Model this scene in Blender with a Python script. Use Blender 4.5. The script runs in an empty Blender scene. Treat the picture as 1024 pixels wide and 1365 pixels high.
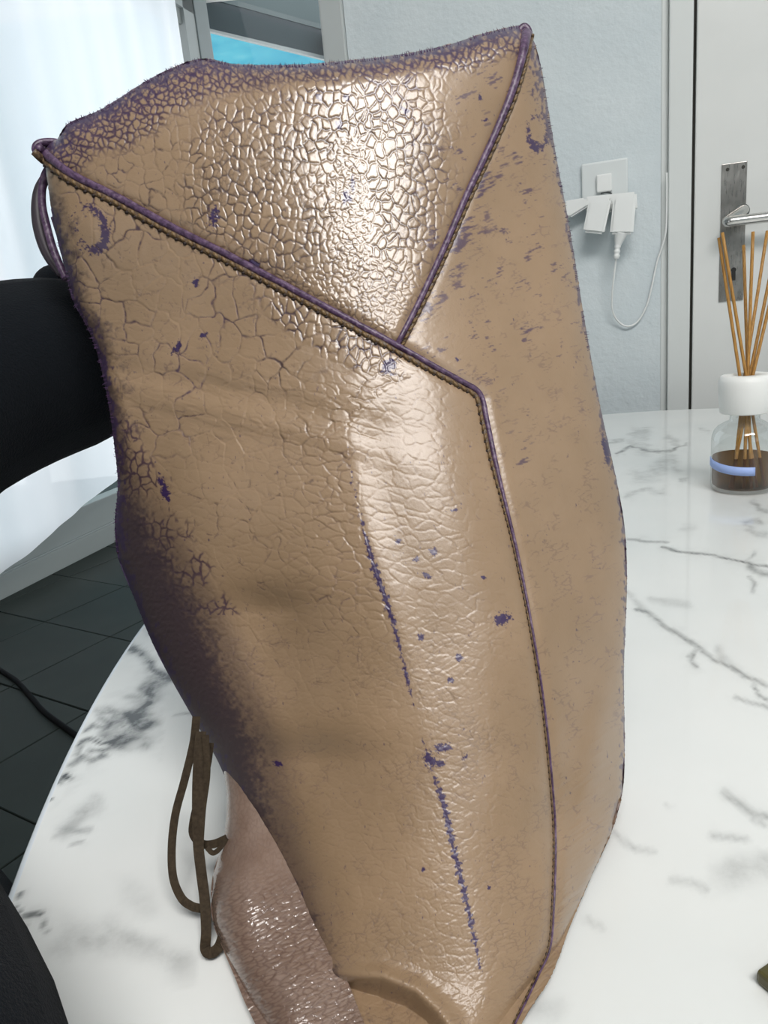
import bpy, bmesh, math, random
import numpy as np
from mathutils import Vector, Matrix
random.seed(7); rng = np.random.default_rng(11)
S = bpy.context.scene
COL = S.collection

# ---------------------------------------------------------------- camera
F = 985.0
PITCH = math.radians(15.4)
ROLL = -math.atan(358 / 3580.0)
CAM = np.array([0, 0, .962])
_f = np.array([0, math.cos(PITCH), -math.sin(PITCH)])
_r0 = np.array([1., 0, 0]); _u0 = np.cross(_r0, _f)
def _b(s): return _r0 * math.cos(s) + _u0 * math.sin(s), -_r0 * math.sin(s) + _u0 * math.cos(s)
_r, _u = _b(ROLL)
if (np.array([0, 0, -1.]) @ _r) / (np.array([0, 0, -1.]) @ _f) < 0: _r, _u = _b(-ROLL)
cd = bpy.data.cameras.new('camera'); cam = bpy.data.objects.new('camera', cd); COL.objects.link(cam)
cd.sensor_fit = 'VERTICAL'; cd.sensor_height = 36; cd.lens = F / 1365 * 36; cd.clip_start = .01; cd.clip_end = 500
_m = Matrix(((_r[0], _u[0], -_f[0], CAM[0]), (_r[1], _u[1], -_f[1], CAM[1]), (_r[2], _u[2], -_f[2], CAM[2]), (0, 0, 0, 1)))
cam.matrix_world = _m
S.camera = cam

# ---------------------------------------------------------------- world, lights, exposure
S.view_settings.view_transform = 'Standard'; S.view_settings.look = 'None'
S.view_settings.gamma = 1; S.view_settings.exposure = -0.08; S.view_settings.use_curve_mapping = False
w = bpy.data.worlds.new('sky'); S.world = w; w.use_nodes = True
bg = w.node_tree.nodes['Background']; bg.inputs[0].default_value = (.97, .985, 1, 1); bg.inputs[1].default_value = 2.15
def area(name, loc, target, sx, sy, power, color=(1, 1, 1), spread=180):
    l = bpy.data.lights.new(name, 'AREA'); l.shape = 'RECTANGLE'; l.size = sx; l.size_y = sy
    l.energy = power; l.color = color; l.spread = math.radians(spread)
    o = bpy.data.objects.new(name, l); COL.objects.link(o); o.location = loc
    d = Vector(target) - Vector(loc); o.rotation_euler = d.to_track_quat('-Z', 'Y').to_euler(); return o
area('added_highlight_light', (.30, -.75, 2.75), (.2, .4, .8), 1.40, .85, 68, (1, .97, .94))  # unseen overhead area light, added to raise the bag's highlights and light the room

# ---------------------------------------------------------------- helpers
def ray(x, y): return _f + _r * ((x - 512) / F) - _u * ((y - 682.5) / F)
def P(x, y, D): return CAM + ray(x, y) * D
def onz(x, y, z):
    d = ray(x, y); return CAM + d * ((z - CAM[2]) / d[2])
def Pv(x, y, D):           # vectorised
    x = np.asarray(x, float)[..., None]; y = np.asarray(y, float)[..., None]; D = np.asarray(D, float)[..., None]
    return CAM + (_f + _r * ((x - 512) / F) - _u * ((y - 682.5) / F)) * D
def tabledepth(x, y, z):   # axial depth at which the ray meets height z
    dz = _f[2] + _r[2] * ((x - 512) / F) - _u[2] * ((y - 682.5) / F)
    return np.where(dz < -1e-3, (z - CAM[2]) / np.minimum(dz, -1e-3), 99.)
def sstep(a, b, x):
    t = np.clip((x - a) / (b - a), 0, 1); return t * t * (3 - 2 * t)
def gauss(x, y, cx, cy, sx, sy, ang=0):
    c, s = math.cos(math.radians(ang)), math.sin(math.radians(ang))
    u = (x - cx) * c + (y - cy) * s; v = -(x - cx) * s + (y - cy) * c
    return np.exp(-(u / sx) ** 2 - (v / sy) ** 2)
def hsh(ix, iy, k=0):
    h = (ix.astype(np.int64) * 374761393 + iy.astype(np.int64) * 668265263 + k * 974634777) & 0xffffffff
    h = ((h ^ (h >> 13)) * 1274126177) & 0xffffffff
    h = (h ^ (h >> 16)) & 0xffffffff
    return h / 4294967295.0
def vnoise(x, y, k=0):
    ix = np.floor(x); iy = np.floor(y); fx = x - ix; fy = y - iy
    fx = fx * fx * (3 - 2 * fx); fy = fy * fy * (3 - 2 * fy)
    a = hsh(ix, iy, k); b = hsh(ix + 1, iy, k); c = hsh(ix, iy + 1, k); d = hsh(ix + 1, iy + 1, k)
    return a * (1 - fx) * (1 - fy) + b * fx * (1 - fy) + c * (1 - fx) * fy + d * fx * fy
def fbm(x, y, k=0, o=4):
    s = 0; a = .5; t = 0
    for i in range(o):
        s = s + a * vnoise(x, y, k + i * 17); t += a; a *= .5; x = x * 2.03 + 3.7; y = y * 2.03 + 1.3
    return s / t
def worley(x, y, sx, sy, ang=0, warp=.35, k=0):
    """distance to the nearest cell border in pixels, cell id"""
    c, s = math.cos(math.radians(ang)), math.sin(math.radians(ang))
    u = (x * c + y * s) / sx; v = (-x * s + y * c) / sy
    wu = u + warp * (fbm(u * .9, v * .9, k + 5, 3) - .5) * 2; wv = v + warp * (fbm(u * .9 + 9, v * .9, k + 6, 3) - .5) * 2
    iu = np.floor(wu); iv = np.floor(wv)
    d1 = np.full(u.shape, 9e9); px = np.zeros_like(u); py = np.zeros_like(u)
    pts = []
    for a in (-2, -1, 0, 1, 2):
        for b in (-2, -1, 0, 1, 2):
            if abs(a) == 2 and abs(b) == 2: continue
            gx = iu + a; gy = iv + b
            qx = gx + .08 + .84 * hsh(gx, gy, k + 1); qy = gy + .08 + .84 * hsh(gx, gy, k + 2)
            d = (qx - wu) ** 2 + (qy - wv) ** 2
            pts.append((qx, qy))
            m = d < d1; d1 = np.where(m, d, d1); px = np.where(m, qx, px); py = np.where(m, qy, py)
    e = np.full(u.shape, 9e9)
    for qx, qy in pts:
        nx = qx - px; ny = qy - py; L = np.sqrt(nx * nx + ny * ny)
        ok = L > 1e-6; L = np.where(ok, L, 1)
        t = (((qx + px) / 2 - wu) * nx + ((qy + py) / 2 - wv) * ny) / L
        e = np.where(ok, np.minimum(e, t), e)
    c0 = hsh(np.floor(px * 977), np.floor(py * 977), k + 3) - .5; c1_ = hsh(np.floor(px * 977), np.floor(py * 977), k + 4) - .5
    return e * min(sx, sy), c0 * (wu - px) * 2 + c1_ * (wv - py) * 2
def pld(x, y, pl):
    """distance to a polyline, signed side (left of travel > 0), arc length at the foot"""
    best = np.full(x.shape, 9e9); side = np.zeros(x.shape); arc = np.zeros(x.shape); acc = 0
    for (ax, ay), (bx, by) in zip(pl[:-1], pl[1:]):
        dx, dy = bx - ax, by - ay; L2 = dx * dx + dy * dy; L = math.sqrt(L2)
        t = np.clip(((x - ax) * dx + (y - ay) * dy) / L2, 0, 1)
        d = np.hypot(x - ax - t * dx, y - ay - t * dy); m = d < best
        cr = (x - ax) * dy - (y - ay) * dx
        best = np.where(m, d, best); side = np.where(m, np.sign(cr), side); arc = np.where(m, acc + t * L, arc); acc += L
    return best, side, arc
def inpoly(x, y, pl):
    r = np.zeros(x.shape, bool)
    for (ax, ay), (bx, by) in zip(pl, pl[1:] + pl[:1]):
        if ay == by: continue
        c = ((ay > y) != (by > y)) & (x < (bx - ax) * (y - ay) / (by - ay) + ax); r ^= c
    return r
def smooth_pl(pl, n):
    """Catmull-Rom through the points, resampled to n evenly spaced points"""
    p = np.array(pl, float); p = np.vstack([2 * p[0] - p[1], p, 2 * p[-1] - p[-2]]); out = []
    for i in range(1, len(p) - 2):
        for t in np.linspace(0, 1, 14, endpoint=False):
            a, b, c, d = p[i - 1], p[i], p[i + 1], p[i + 2]
            out.append(.5 * ((2 * b) + (-a + c) * t + (2 * a - 5 * b + 4 * c - d) * t * t + (-a + 3 * b - 3 * c + d) * t ** 3))
    out.append(p[-2]); out = np.array(out)
    s = np.r_[0, np.cumsum(np.linalg.norm(np.diff(out, axis=0), axis=1))]; q = np.linspace(0, s[-1], n)
    return np.column_stack([np.interp(q, s, out[:, i]) for i in range(out.shape[1])])

# --- materials
def mat(name, color=(.5, .5, .5), rough=.5, metal=0, **kw):
    m = bpy.data.materials.new(name); m.use_nodes = True; b = m.node_tree.nodes['Principled BSDF']
    b.inputs['Base Color'].default_value = (*color, 1); b.inputs['Roughness'].default_value = rough; b.inputs['Metallic'].default_value = metal
    for k, v in kw.items(): b.inputs[k.replace('_', ' ')].default_value = v
    return m
class NT:
    def __init__(s, m): s.t = m.node_tree; s.b = s.t.nodes.get('Principled BSDF')
    def n(s, typ, **kw):
        o = s.t.nodes.new(typ)
        for k, v in kw.items(): setattr(o, k, v)
        return o
    def l(s, a, b): s.t.links.new(a, b)
    def noise(s, scale, detail=4, rough=.55, vec=None, dist=0):
        o = s.n('ShaderNodeTexNoise'); o.inputs['Scale'].default_value = scale; o.inputs['Detail'].default_value = detail
        o.inputs['Roughness'].default_value = rough; o.inputs['Distortion'].default_value = dist
        if vec is not None: s.l(vec, o.inputs['Vector'])
        return o
    def ramp(s, fac, stops):
        o = s.n('ShaderNodeValToRGB'); s.l(fac, o.inputs[0]); e = o.color_ramp.elements
        while len(e) < len(stops): e.new(.5)
        for q, (p, c) in zip(e, stops): q.position = p; q.color = (*c, 1) if len(c) == 3 else c
        return o
    def mix(s, fac, a, b, mode='MIX'):
        o = s.n('ShaderNodeMix', data_type='RGBA', blend_type=mode)
        for i, v in ((0, fac), (6, a), (7, b)):
            if isinstance(v, (int, float)): o.inputs[i].default_value = v
            elif isinstance(v, tuple): o.inputs[i].default_value = (*v, 1)
            else: s.l(v, o.inputs[i])
        return o.outputs[2]
    def math(s, op, a, b=None, clamp=False):
        o = s.n('ShaderNodeMath', operation=op, use_clamp=clamp)
        for i, v in ((0, a), (1, b)):
            if v is None: continue
            if isinstance(v, (int, float)): o.inputs[i].default_value = v
            else: s.l(v, o.inputs[i])
        return o.outputs[0]
    def bump(s, h, strength=.3, dist=.002, normal=None):
        o = s.n('ShaderNodeBump'); o.inputs['Strength'].default_value = strength; o.inputs['Distance'].default_value = dist
        s.l(h, o.inputs['Height'])
        if normal is not None: s.l(normal, o.inputs['Normal'])
        return o.outputs[0]
    def coord(s, which='Object'): return s.n('ShaderNodeTexCoord').outputs[which]

# --- objects
def link(o, parent=None):
    COL.objects.link(o)
    if parent: o.parent = parent
    return o
def empty(name, loc, label=None, cat=None, group=None):
    o = bpy.data.objects.new(name, None); o.location = loc; o.empty_display_size = .05; COL.objects.link(o)
    if label: tag(o, label, cat, group)
    return o
def tag(o, label, cat, group=None):
    o['label'] = label; o['category'] = cat
    if group: o['group'] = group
    return o
def finish(o, parent):
    if parent:
        o.parent = parent
        o.location = -Vector(parent_world(parent))
    return o
def parent_world(p):
    v = Vector(p.location)
    while p.parent: p = p.parent; v = v + Vector(p.location)
    return v
def obj(name, bm, m, parent=None, smooth=False):
    me = bpy.data.meshes.new(name); bm.normal_update(); bm.to_mesh(me); bm.free()
    if m: me.materials.append(m)
    if smooth: me.shade_smooth()
    o = bpy.data.objects.new(name, me); COL.objects.link(o)
    return finish(o, parent)
def npmesh(name, verts, faces, m, parent=None, smooth=True):
    me = bpy.data.meshes.new(name); verts = np.asarray(verts, np.float32); faces = np.asarray(faces, np.int32)
    me.vertices.add(len(verts)); me.vertices.foreach_set('co', verts.ravel())
    k = faces.shape[1]; me.loops.add(faces.size); me.loops.foreach_set('vertex_index', faces.ravel())
    me.polygons.add(len(faces)); me.polygons.foreach_set('loop_start', np.arange(0, faces.size, k, dtype=np.int32))
    me.update(calc_edges=True); me.validate()
    if smooth: me.shade_smooth()
    if m: me.materials.append(m)
    o = bpy.data.objects.new(name, me); COL.objects.link(o)
    return finish(o, parent)
def setcol(o, name, arr):
    a = o.data.color_attributes.new(name, 'FLOAT_COLOR', 'POINT')
    z = np.ones((len(arr), 4), np.float32); z[:, :arr.shape[1]] = arr; a.data.foreach_set('color', z.ravel())
def frame_box(bm, o, ax, ay, az, x0, x1, y0, y1, z0, z1, bevel=0, seg=2):
    """box in a frame o + x*ax + y*ay + z*az"""
    vs = [bm.verts.new(Vector(np.array(o) + np.array(ax) * x + np.array(ay) * y + np.array(az) * z)) for x in (x0, x1) for y in (y0, y1) for z in (z0, z1)]
    fs = []
    for q in ((0, 1, 3, 2), (4, 6, 7, 5), (0, 4, 5, 1), (2, 3, 7, 6), (0, 2, 6, 4), (1, 5, 7, 3)): fs.append(bm.faces.new([vs[i] for i in q]))
    bmesh.ops.recalc_face_normals(bm, faces=fs)
    if bevel:
        es = list({e for f_ in fs for e in f_.edges}); bmesh.ops.bevel(bm, geom=es, offset=bevel, segments=seg, profile=.6, affect='EDGES', clamp_overlap=True)
X, Y, Z = np.eye(3)
def wbox(bm, x0, x1, y0, y1, z0, z1, bevel=0): frame_box(bm, (0, 0, 0), X, Y, Z, x0, x1, y0, y1, z0, z1, bevel)
def tube(bm, pts, rad, n=10, flat=None, up=None, cap=True, ph=0):
    """swept tube, rad scalar or list; flat = (width factor, thickness factor) with reference direction up"""
    pts = [Vector(p) for p in pts]; N = len(pts)
    rads = [rad] * N if isinstance(rad, (int, float)) else list(rad)
    rings = []; prev = None
    for i, p in enumerate(pts):
        t = (pts[min(i + 1, N - 1)] - pts[max(i - 1, 0)]).normalized()
        if up is not None:
            u = up[i] if isinstance(up, (list, np.ndarray)) and hasattr(up[0], '__len__') else up
            a = Vector(u); a = (a - t * a.dot(t)).normalized()
        elif prev is None:
            a = t.orthogonal().normalized()
        else: a = (prev - t * prev.dot(t)).normalized()
        prev = a; b = t.cross(a); fa, fb = flat if flat else (1, 1)
        rings.append([bm.verts.new(p + (a * math.cos(2 * math.pi * k / n + ph) * fb + b * math.sin(2 * math.pi * k / n + ph) * fa) * rads[i]) for k in range(n)])
    for A, B in zip(rings[:-1], rings[1:]):
        for k in range(n): bm.faces.new((A[k], A[(k + 1) % n], B[(k + 1) % n], B[k]))
    if cap: bm.faces.new(rings[0][::-1]); bm.faces.new(rings[-1])
def lathe(bm, c, prof, n=48, capb=True, capt=False):
    rings = []
    for r, z in prof:
        rings.append([bm.verts.new((c[0] + r * math.cos(2 * math.pi * k / n), c[1] + r * math.sin(2 * math.pi * k / n), c[2] + z)) for k in range(n)])
    for A, B in zip(rings[:-1], rings[1:]):
        for k in range(n): bm.faces.new((A[k], A[(k + 1) % n], B[(k + 1) % n], B[k]))
    if capb: bm.faces.new(rings[0][::-1])
    if capt: bm.faces.new(rings[-1])
def struct(name, bm, m, parent=None, smooth=False):
    o = obj(name, bm, m, parent, smooth)
    if not parent: o['kind'] = 'structure'
    return o

# ---------------------------------------------------------------- setting materials
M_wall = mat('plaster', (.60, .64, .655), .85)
n = NT(M_wall); nz = n.noise(70, 5, .6, n.coord()); nz2 = n.noise(9, 2, .5, n.coord())
n.l(n.ramp(nz2.outputs[0], [(.3, (.57, .635, .66)), (.7, (.62, .68, .70))]).outputs[0], n.b.inputs['Base Color'])
n.l(n.bump(nz.outputs[0], .55, .004), n.b.inputs['Normal'])
M_door = mat('door_paint', (.66, .68, .66), .42)
n = NT(M_door); nz = n.noise(6, 3, .5, n.coord()); n.l(n.ramp(nz.outputs[0], [(.3, (.64, .66, .645)), (.7, (.70, .715, .70))]).outputs[0], n.b.inputs['Base Color'])
M_casing = mat('casing_paint', (.63, .66, .65), .5)
M_gap = mat('dark_seal', (.03, .028, .022), .7)
M_grey = mat('grey_frame', (.22, .245, .24), .55)
M_frame = mat('window_frame_paint', (.24, .275, .28), .5)
M_dark = mat('shutter_slate', (.020, .038, .045), .9)
M_soffit = mat('soffit_grey', (.085, .115, .12), .8)
M_floorj = mat('floor_grout', (.010, .014, .013), .8)
M_tile = mat('floor_tile', (.035, .045, .042), .6); M_tile.node_tree.nodes['Principled BSDF'].inputs['Specular IOR Level'].default_value = .18
n = NT(M_tile); nz = n.noise(3, 5, .6, n.coord()); nz2 = n.noise(180, 2, .6, n.coord())
n.l(n.ramp(nz.outputs[0], [(.3, (.014, .020, .018)), (.7, (.022, .029, .026))]).outputs[0], n.b.inputs['Base Color'])
n.l(n.bump(nz2.outputs[0], .15, .001), n.b.inputs['Normal'])
M_ceil = mat('ceiling_paint', (.72, .73, .72), .9)

# ---------------------------------------------------------------- floor and tiles
bm = bmesh.new(); wbox(bm, -3.2, 2.6, -2.2, 5.2, -.12, -.006); fl = struct('floor', bm, M_floorj)
TA = math.radians(57); ta = np.array([math.cos(TA), math.sin(TA), 0]); tb = np.array([math.sin(TA), -math.cos(TA), 0])
org = onz(60, 829, 0) * np.array([1, 1, 0])
tile_mesh = {}
bmt = bmesh.new(); frame_box(bmt, (0, 0, 0), ta, tb, Z, .002, .353, .002, .353, -.02, 0, .0015, 1)
tme = bpy.data.meshes.new('tile'); bmt.to_mesh(tme); bmt.free(); tme.materials.append(M_tile)
cnt = 0; far = []
for i in range(-12, 14):
    for j in range(-12, 14):
        c = org + ta * .355 * i + tb * .355 * j; m = c + (ta + tb) * .177
        if not (-2.9 < m[0] < 2.3 and -1.9 < m[1] < 4.9): continue
        o = bpy.data.objects.new('tile', tme); COL.objects.link(o); o.location = c + Z * random.uniform(-.0006, .0006); o.parent = fl

# ---------------------------------------------------------------- door wall (right hand part of the room)
wn = np.array([-.338, -.941, 0]); wn /= np.linalg.norm(wn)     # towards the room
ws = np.array([.941, -.338, 0]); ws /= np.linalg.norm(ws)      # to the right along the wall
W0 = CAM + ray(980, 300) * 1.29; WO = np.array([W0[0], W0[1], 0])
def onwall(x, y, off=0):
    d = ray(x, y); t = ((W0 - CAM) @ wn + off) / (d @ wn); q = CAM + d * t
    return float((q - W0) @ ws), float(q[2])
def wallbox(bm, s0, s1, z0, z1, o0, o1, bevel=0, seg=2): frame_box(bm, WO, ws, wn, Z, s0, s1, o0, o1, z0, z1, bevel, seg)
sE = onwall(461, 40)[0]; sG = onwall(881, 300)[0]; sC = onwall(890.5, 300)[0]; sD0 = onwall(921, 300)[0]; sD1 = onwall(925, 300)[0]
H = 2.85
bm = bmesh.new(); wallbox(bm, sE, sG, 0, H, -.12, 0); struct('wall_back', bm, M_wall)
bm = bmesh.new(); wallbox(bm, sD1 + .90, 1.9, 0, H, -.12, 0); wallbox(bm, sG, sD1 + .9, 2.08, H, -.12, 0); struct('wall_back_right', bm, M_wall)
bm = bmesh.new(); wallbox(bm, sG, sC, 0, 2.08, -.10, -.004, .002); wallbox(bm, sC, sD0, 0, 2.08, -.10, .010, .0025)
wallbox(bm, sD0 - .002, sD1 + .003, 0, 2.02, -.08, -.012); tr = struct('trim_1', bm, M_casing)
tr.data.materials.append(M_gap); tr.data.materials.append(mat('casing_groove', (.50, .58, .62), .6))
bm = bmesh.new(); wallbox(bm, sD0 - .0005, sD1 + .0015, .0, 2.02, -.02, -.006); struct('trim_2', bm, M_gap)
bm = bmesh.new(); wallbox(bm, sD1, sD1 + .86, .005, 2.0, -.05, .006, .0025); door = struct('door_1', bm, M_door)
# vertical jamb post closing the wall end
s1, s2 = onwall(429, 40)[0], sE
bm = bmesh.new(); wallbox(bm, s1, s2 - .001, 0, H, -.12, .006, .004); struct('trim_3', bm, mat('jamb_paint', (.45, .485, .485), .6))

# lock plate and handle, children of the door
M_steel = mat('brushed_steel', (.42, .41, .39), .32, 1)
n = NT(M_steel); mp = n.n('ShaderNodeMapping'); n.l(n.coord(), mp.inputs[0]); mp.inputs['Scale'].default_value = (1, 1, .08)
nz = n.noise(500, 3, .6, mp.outputs[0]); nz2 = n.noise(14, 3, .6, n.coord())
n.l(n.ramp(nz2.outputs[0], [(.3, (.16, .155, .145)), (.65, (.36, .35, .33))]).outputs[0], n.b.inputs['Base Color'])
n.l(n.ramp(nz.outputs[0], [(.2, (.2, .2, .2)), (.8, (.42, .42, .42))]).outputs[0], n.b.inputs['Roughness'])
M_black = mat('black_hole', (.01, .01, .01), .6)
a = onwall(962.5, 217, .008); b = onwall(996.5, 217, .008); c = onwall(977, 401, .008)
ps0, ps1, pz1, pz0 = a[0], b[0], (a[1] + b[1]) / 2, c[1]
bm = bmesh.new(); wallbox(bm, ps0, ps1, pz0, pz1, .006, .0085, .0008); plate = struct('lock_plate', bm, M_steel, door); plate['label'] = 'brushed steel long lock plate'
for px, py in ((970, 226), (991, 222.5), (988, 395)):
    s_, z_ = onwall(px, py, .009); bm = bmesh.new()
    tube(bm, [WO + ws * s_ + Z * z_ + wn * .0083, WO + ws * s_ + Z * z_ + wn * .0095], .0028, 14)
    o = obj('screw', bm, M_gap if py < 300 else M_steel, plate)
s_, z_ = onwall(978, 366, .009); bm = bmesh.new()
tube(bm, [WO + ws * s_ + Z * (z_ + .008) + wn * .0083, WO + ws * s_ + Z * (z_ + .008) + wn * .0092], .0042, 14)
wallbox(bm, s_ - .0032, s_ + .0032, z_ - .010, z_ + .008, .0083, .0092); obj('keyhole', bm, M_black, plate)
s_, z_ = onwall(990, 281, .012); s2_, z2_ = onwall(968, 296, .052)
hp = [WO + ws * s_ + Z * z_ + wn * t for t in (.008, .02)]
hp += [WO + ws * (s_ * .3 + s2_ * .7) + Z * (z_ * .3 + z2_ * .7) + wn * .042, WO + ws * (s2_ + .002) + Z * z2_ + wn * .050]
hp += [WO + ws * (s2_ + t) + Z * z2_ + wn * .0525 for t in (.010, .03, .07, .125)]
bm = bmesh.new(); tube(bm, smooth_pl(hp, 60), .0085, 20)
tube(bm, [WO + ws * s_ + Z * z_ + wn * .006, WO + ws * s_ + Z * z_ + wn * .013], .0115, 24)
M_hand = mat('polished_steel', (.62, .61, .59), .22, 1); o = obj('door_handle', bm, M_hand, door, True); o['label'] = 'steel lever handle'

# ---------------------------------------------------------------- window side of the room
pA = onz(0, 799, 0); pB = onz(150, 723, 0)
ld = (pB - pA); ld /= np.linalg.norm(ld); lnrm = np.array([ld[1], -ld[0], 0])       # towards the room (right)
LO = pA.copy()
def onleft(x, y, off=0):
    d = ray(x, y); t = ((LO + lnrm * off - CAM) @ lnrm) / (d @ lnrm); q = CAM + d * t
    return float((q - LO) @ ld), float(q[2])
def leftbox(bm, s0, s1, z0, z1, o0, o1, bevel=0): frame_box(bm, LO, ld, lnrm, Z, s0, s1, o0, o1, z0, z1, bevel)
sL1 = onleft(262, 40)[0]
zsill = onleft(75, 729)[1]
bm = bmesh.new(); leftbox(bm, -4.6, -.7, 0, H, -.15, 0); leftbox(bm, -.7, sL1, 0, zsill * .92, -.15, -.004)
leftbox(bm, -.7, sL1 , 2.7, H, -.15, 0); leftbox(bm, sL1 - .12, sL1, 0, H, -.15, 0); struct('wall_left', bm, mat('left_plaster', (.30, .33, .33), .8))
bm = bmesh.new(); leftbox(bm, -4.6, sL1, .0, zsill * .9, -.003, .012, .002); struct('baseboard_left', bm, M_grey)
bm = bmesh.new()
leftbox(bm, -.7, sL1 - .12, zsill * .92, zsill + .12, -.09, -.01, .004)
for q in (-.70, .35): leftbox(bm, q, q + .08, zsill + .1, 2.7, -.08, -.02, .003)
leftbox(bm, -.7, sL1 - .12, 2.62, 2.7, -.08, -.02, .003); wf = struct('window_1', bm, M_grey)
# angled wall holding the small window
d = ray(1450, 315); d[2] = 0; wd = d / np.linalg.norm(d); an = np.array([wd[1], -wd[0], 0])
AO = LO + ld * sL1; AO[2] = 0
def onang(x, y, off=0):
    dd = ray(x, y); t = ((AO + an * off - CAM) @ an) / (dd @ an); q = CAM + dd * t
    return float((q - AO) @ wd), float(q[2])
def angbox(bm, s0, s1, z0, z1, o0, o1, bevel=0): frame_box(bm, AO, wd, an, Z, s0, s1, o0, o1, z0, z1, bevel)
g0 = onang(279, 40)[0]; g1 = onang(432, 50)[0] + .12
bm = bmesh.new(); angbox(bm, 0, g1 + .7, 0, .85, -.12, 0); angbox(bm, g1, g1 + .7, .85, H, -.12, 0)
struct('wall_angled', bm, M_wall)
bm = bmesh.new(); angbox(bm, 0, g0, .85, H, -.06, .01, .006); angbox(bm, g0, g1, .85, .95, -.06, .01, .004); angbox(bm, g1 - .05, g1, .95, H, -.06, .01, .004)
w2 = struct('window_2', bm, M_frame)
M_glass = bpy.data.materials.new('pane_glass'); M_glass.use_nodes = True; n = NT(M_glass); n.t.nodes.remove(n.b)
tr_ = n.n('ShaderNodeBsdfTransparent'); gl = n.n('ShaderNodeBsdfGlossy'); gl.inputs['Roughness'].default_value = .02
mx = n.n('ShaderNodeMixShader'); mx.inputs[0].default_value = .015; n.l(tr_.outputs[0], mx.inputs[1]); n.l(gl.outputs[0], mx.inputs[2]); n.l(mx.outputs[0], n.t.nodes['Material Output'].inputs[0])
bm = bmesh.new(); angbox(bm, g0 - .01, g1 - .04, .94, H, -.035, -.029); obj('window_glass', bm, M_glass, w2)
bm = bmesh.new(); leftbox(bm, -.68, sL1 - .13, zsill + .11, 2.63, -.052, -.046); obj('window_glass', bm, M_glass, wf)
# roller shutter box outside the small window (slate fascia, pale edge, grey soffit)
off = -.16
def zline(x0, y0, x1, y1, off):
    a = onang(x0, y0, off); b = onang(x1, y1, off); k = (b[1] - a[1]) / (b[0] - a[0]); return lambda s: a[1] + k * (s - a[0])
def slab(name, m, lo, hi, o0, o1):
    bm = bmesh.new(); s0, s1 = -.1, g1 + .3; vs = []
    for s in (s0, s1):
        for f_ in (lo, hi):
            for o_ in (o0, o1): vs.append(bm.verts.new(Vector(AO + wd * s + Z * f_(s) + an * o_)))
    for q in ((0, 1, 3, 2), (4, 6, 7, 5), (0, 4, 5, 1), (2, 3, 7, 6), (0, 2, 6, 4), (1, 5, 7, 3)): bm.faces.new([vs[i] for i in q])
    bmesh.ops.recalc_face_normals(bm, faces=bm.faces); return bm
lA = zline(279, 42, 430, 79, off); lA2 = zline(279, 38.5, 430, 74.5, off); lB = zline(279, 5, 425, 45, off); lC = zline(286, 0, 425, 38, off)
top = lambda s: 3.9
sh = obj('shutter_fascia', slab('f', M_dark, lA2, lB, off - .02, off), M_dark, w2)
obj('shutter_edge', slab('e', M_frame, lA, lA2, off - .02, off + .006), mat('shutter_rail', (.26, .30, .30), .6), w2)
obj('shutter_shadow_gap', slab('g', M_black, lB, lC, off - .02, off - .004), mat('gap_slate', (.02, .035, .045), .7), w2)
obj('shutter_soffit', slab('s', M_soffit, lC, top, off - .02, off + .002), M_soffit, w2)
# ceiling, rear and right walls (the room behind the camera, with a wide window opening to the rear)
bm = bmesh.new(); wbox(bm, -3.2, 2.6, -2.2, 5.2, H, H + .1); struct('ceiling', bm, M_ceil)
bm = bmesh.new(); wbox(bm, 2.2, 2.35, -2.2, 1.2, 0, H); struct('wall_right', bm, M_wall)
bm = bmesh.new(); wbox(bm, -2.9, 2.3, -2.1, -1.95, 0, 1.1); wbox(bm, -2.9, .5, -2.1, -1.95, 1.1, H); wbox(bm, 1.5, 2.3, -2.1, -1.95, 1.1, H); wbox(bm, .5, 1.5, -2.1, -1.95, 2.3, H); struct('wall_rear', bm, M_wall)

# hillside outside
M_hill = mat('hill', (.10, .50, .62), 1); n = NT(M_hill); nz = n.noise(.35, 6, .65, n.coord())
n.l(n.ramp(nz.outputs[0], [(.35, (.012, .19, .28)), (.55, (.05, .27, .34)), (.75, (.14, .33, .36))]).outputs[0], n.b.inputs['Base Color'])
gx, gy = np.meshgrid(np.linspace(-70, 40, 80), np.linspace(0, 1, 40)); hx = gx; hy = 25 + 60 * gy + 0 * gx
hz = -3 + 60 * gy * (.8 + .25 * fbm(gx * .05, gy * 3, 3)) + 3 * fbm(gx * .2, gy * 9, 5)
I = np.arange(80 * 40).reshape(40, 80); fc = np.stack([I[:-1, :-1], I[:-1, 1:], I[1:, 1:], I[1:, :-1]], -1).reshape(-1, 4)
hill = npmesh('hillside', np.stack([hx, hy, hz], -1).reshape(-1, 3), fc, M_hill)
hill['kind'] = 'structure'

# ---------------------------------------------------------------- sheer curtain
M_cur = bpy.data.materials.new('sheer_curtain'); M_cur.use_nodes = True; n = NT(M_cur); n.t.nodes.remove(n.b)
df = n.n('ShaderNodeBsdfDiffuse'); tl = n.n('ShaderNodeBsdfTranslucent'); tp = n.n('ShaderNodeBsdfTransparent')
df.inputs[0].default_value = (.86, .89, .93, 1); tl.inputs[0].default_value = (.90, .94, .98, 1)
m1 = n.n('ShaderNodeMixShader'); m1.inputs[0].default_value = .72; n.l(df.outputs[0], m1.inputs[1]); n.l(tl.outputs[0], m1.inputs[2])
m2 = n.n('ShaderNodeMixShader'); m2.inputs[0].default_value = .06; n.l(m1.outputs[0], m2.inputs[1]); n.l(tp.outputs[0], m2.inputs[2])
n.l(m2.outputs[0], n.t.nodes['Material Output'].inputs[0])
co = .13
cs1 = onleft(242, 60, co)[0]; h0 = onleft(0, 768, co); h1 = onleft(154, 640, co)
hemk = (h1[1] - h0[1]) / (h1[0] - h0[0])
NS, NZ = 420, 60
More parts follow.
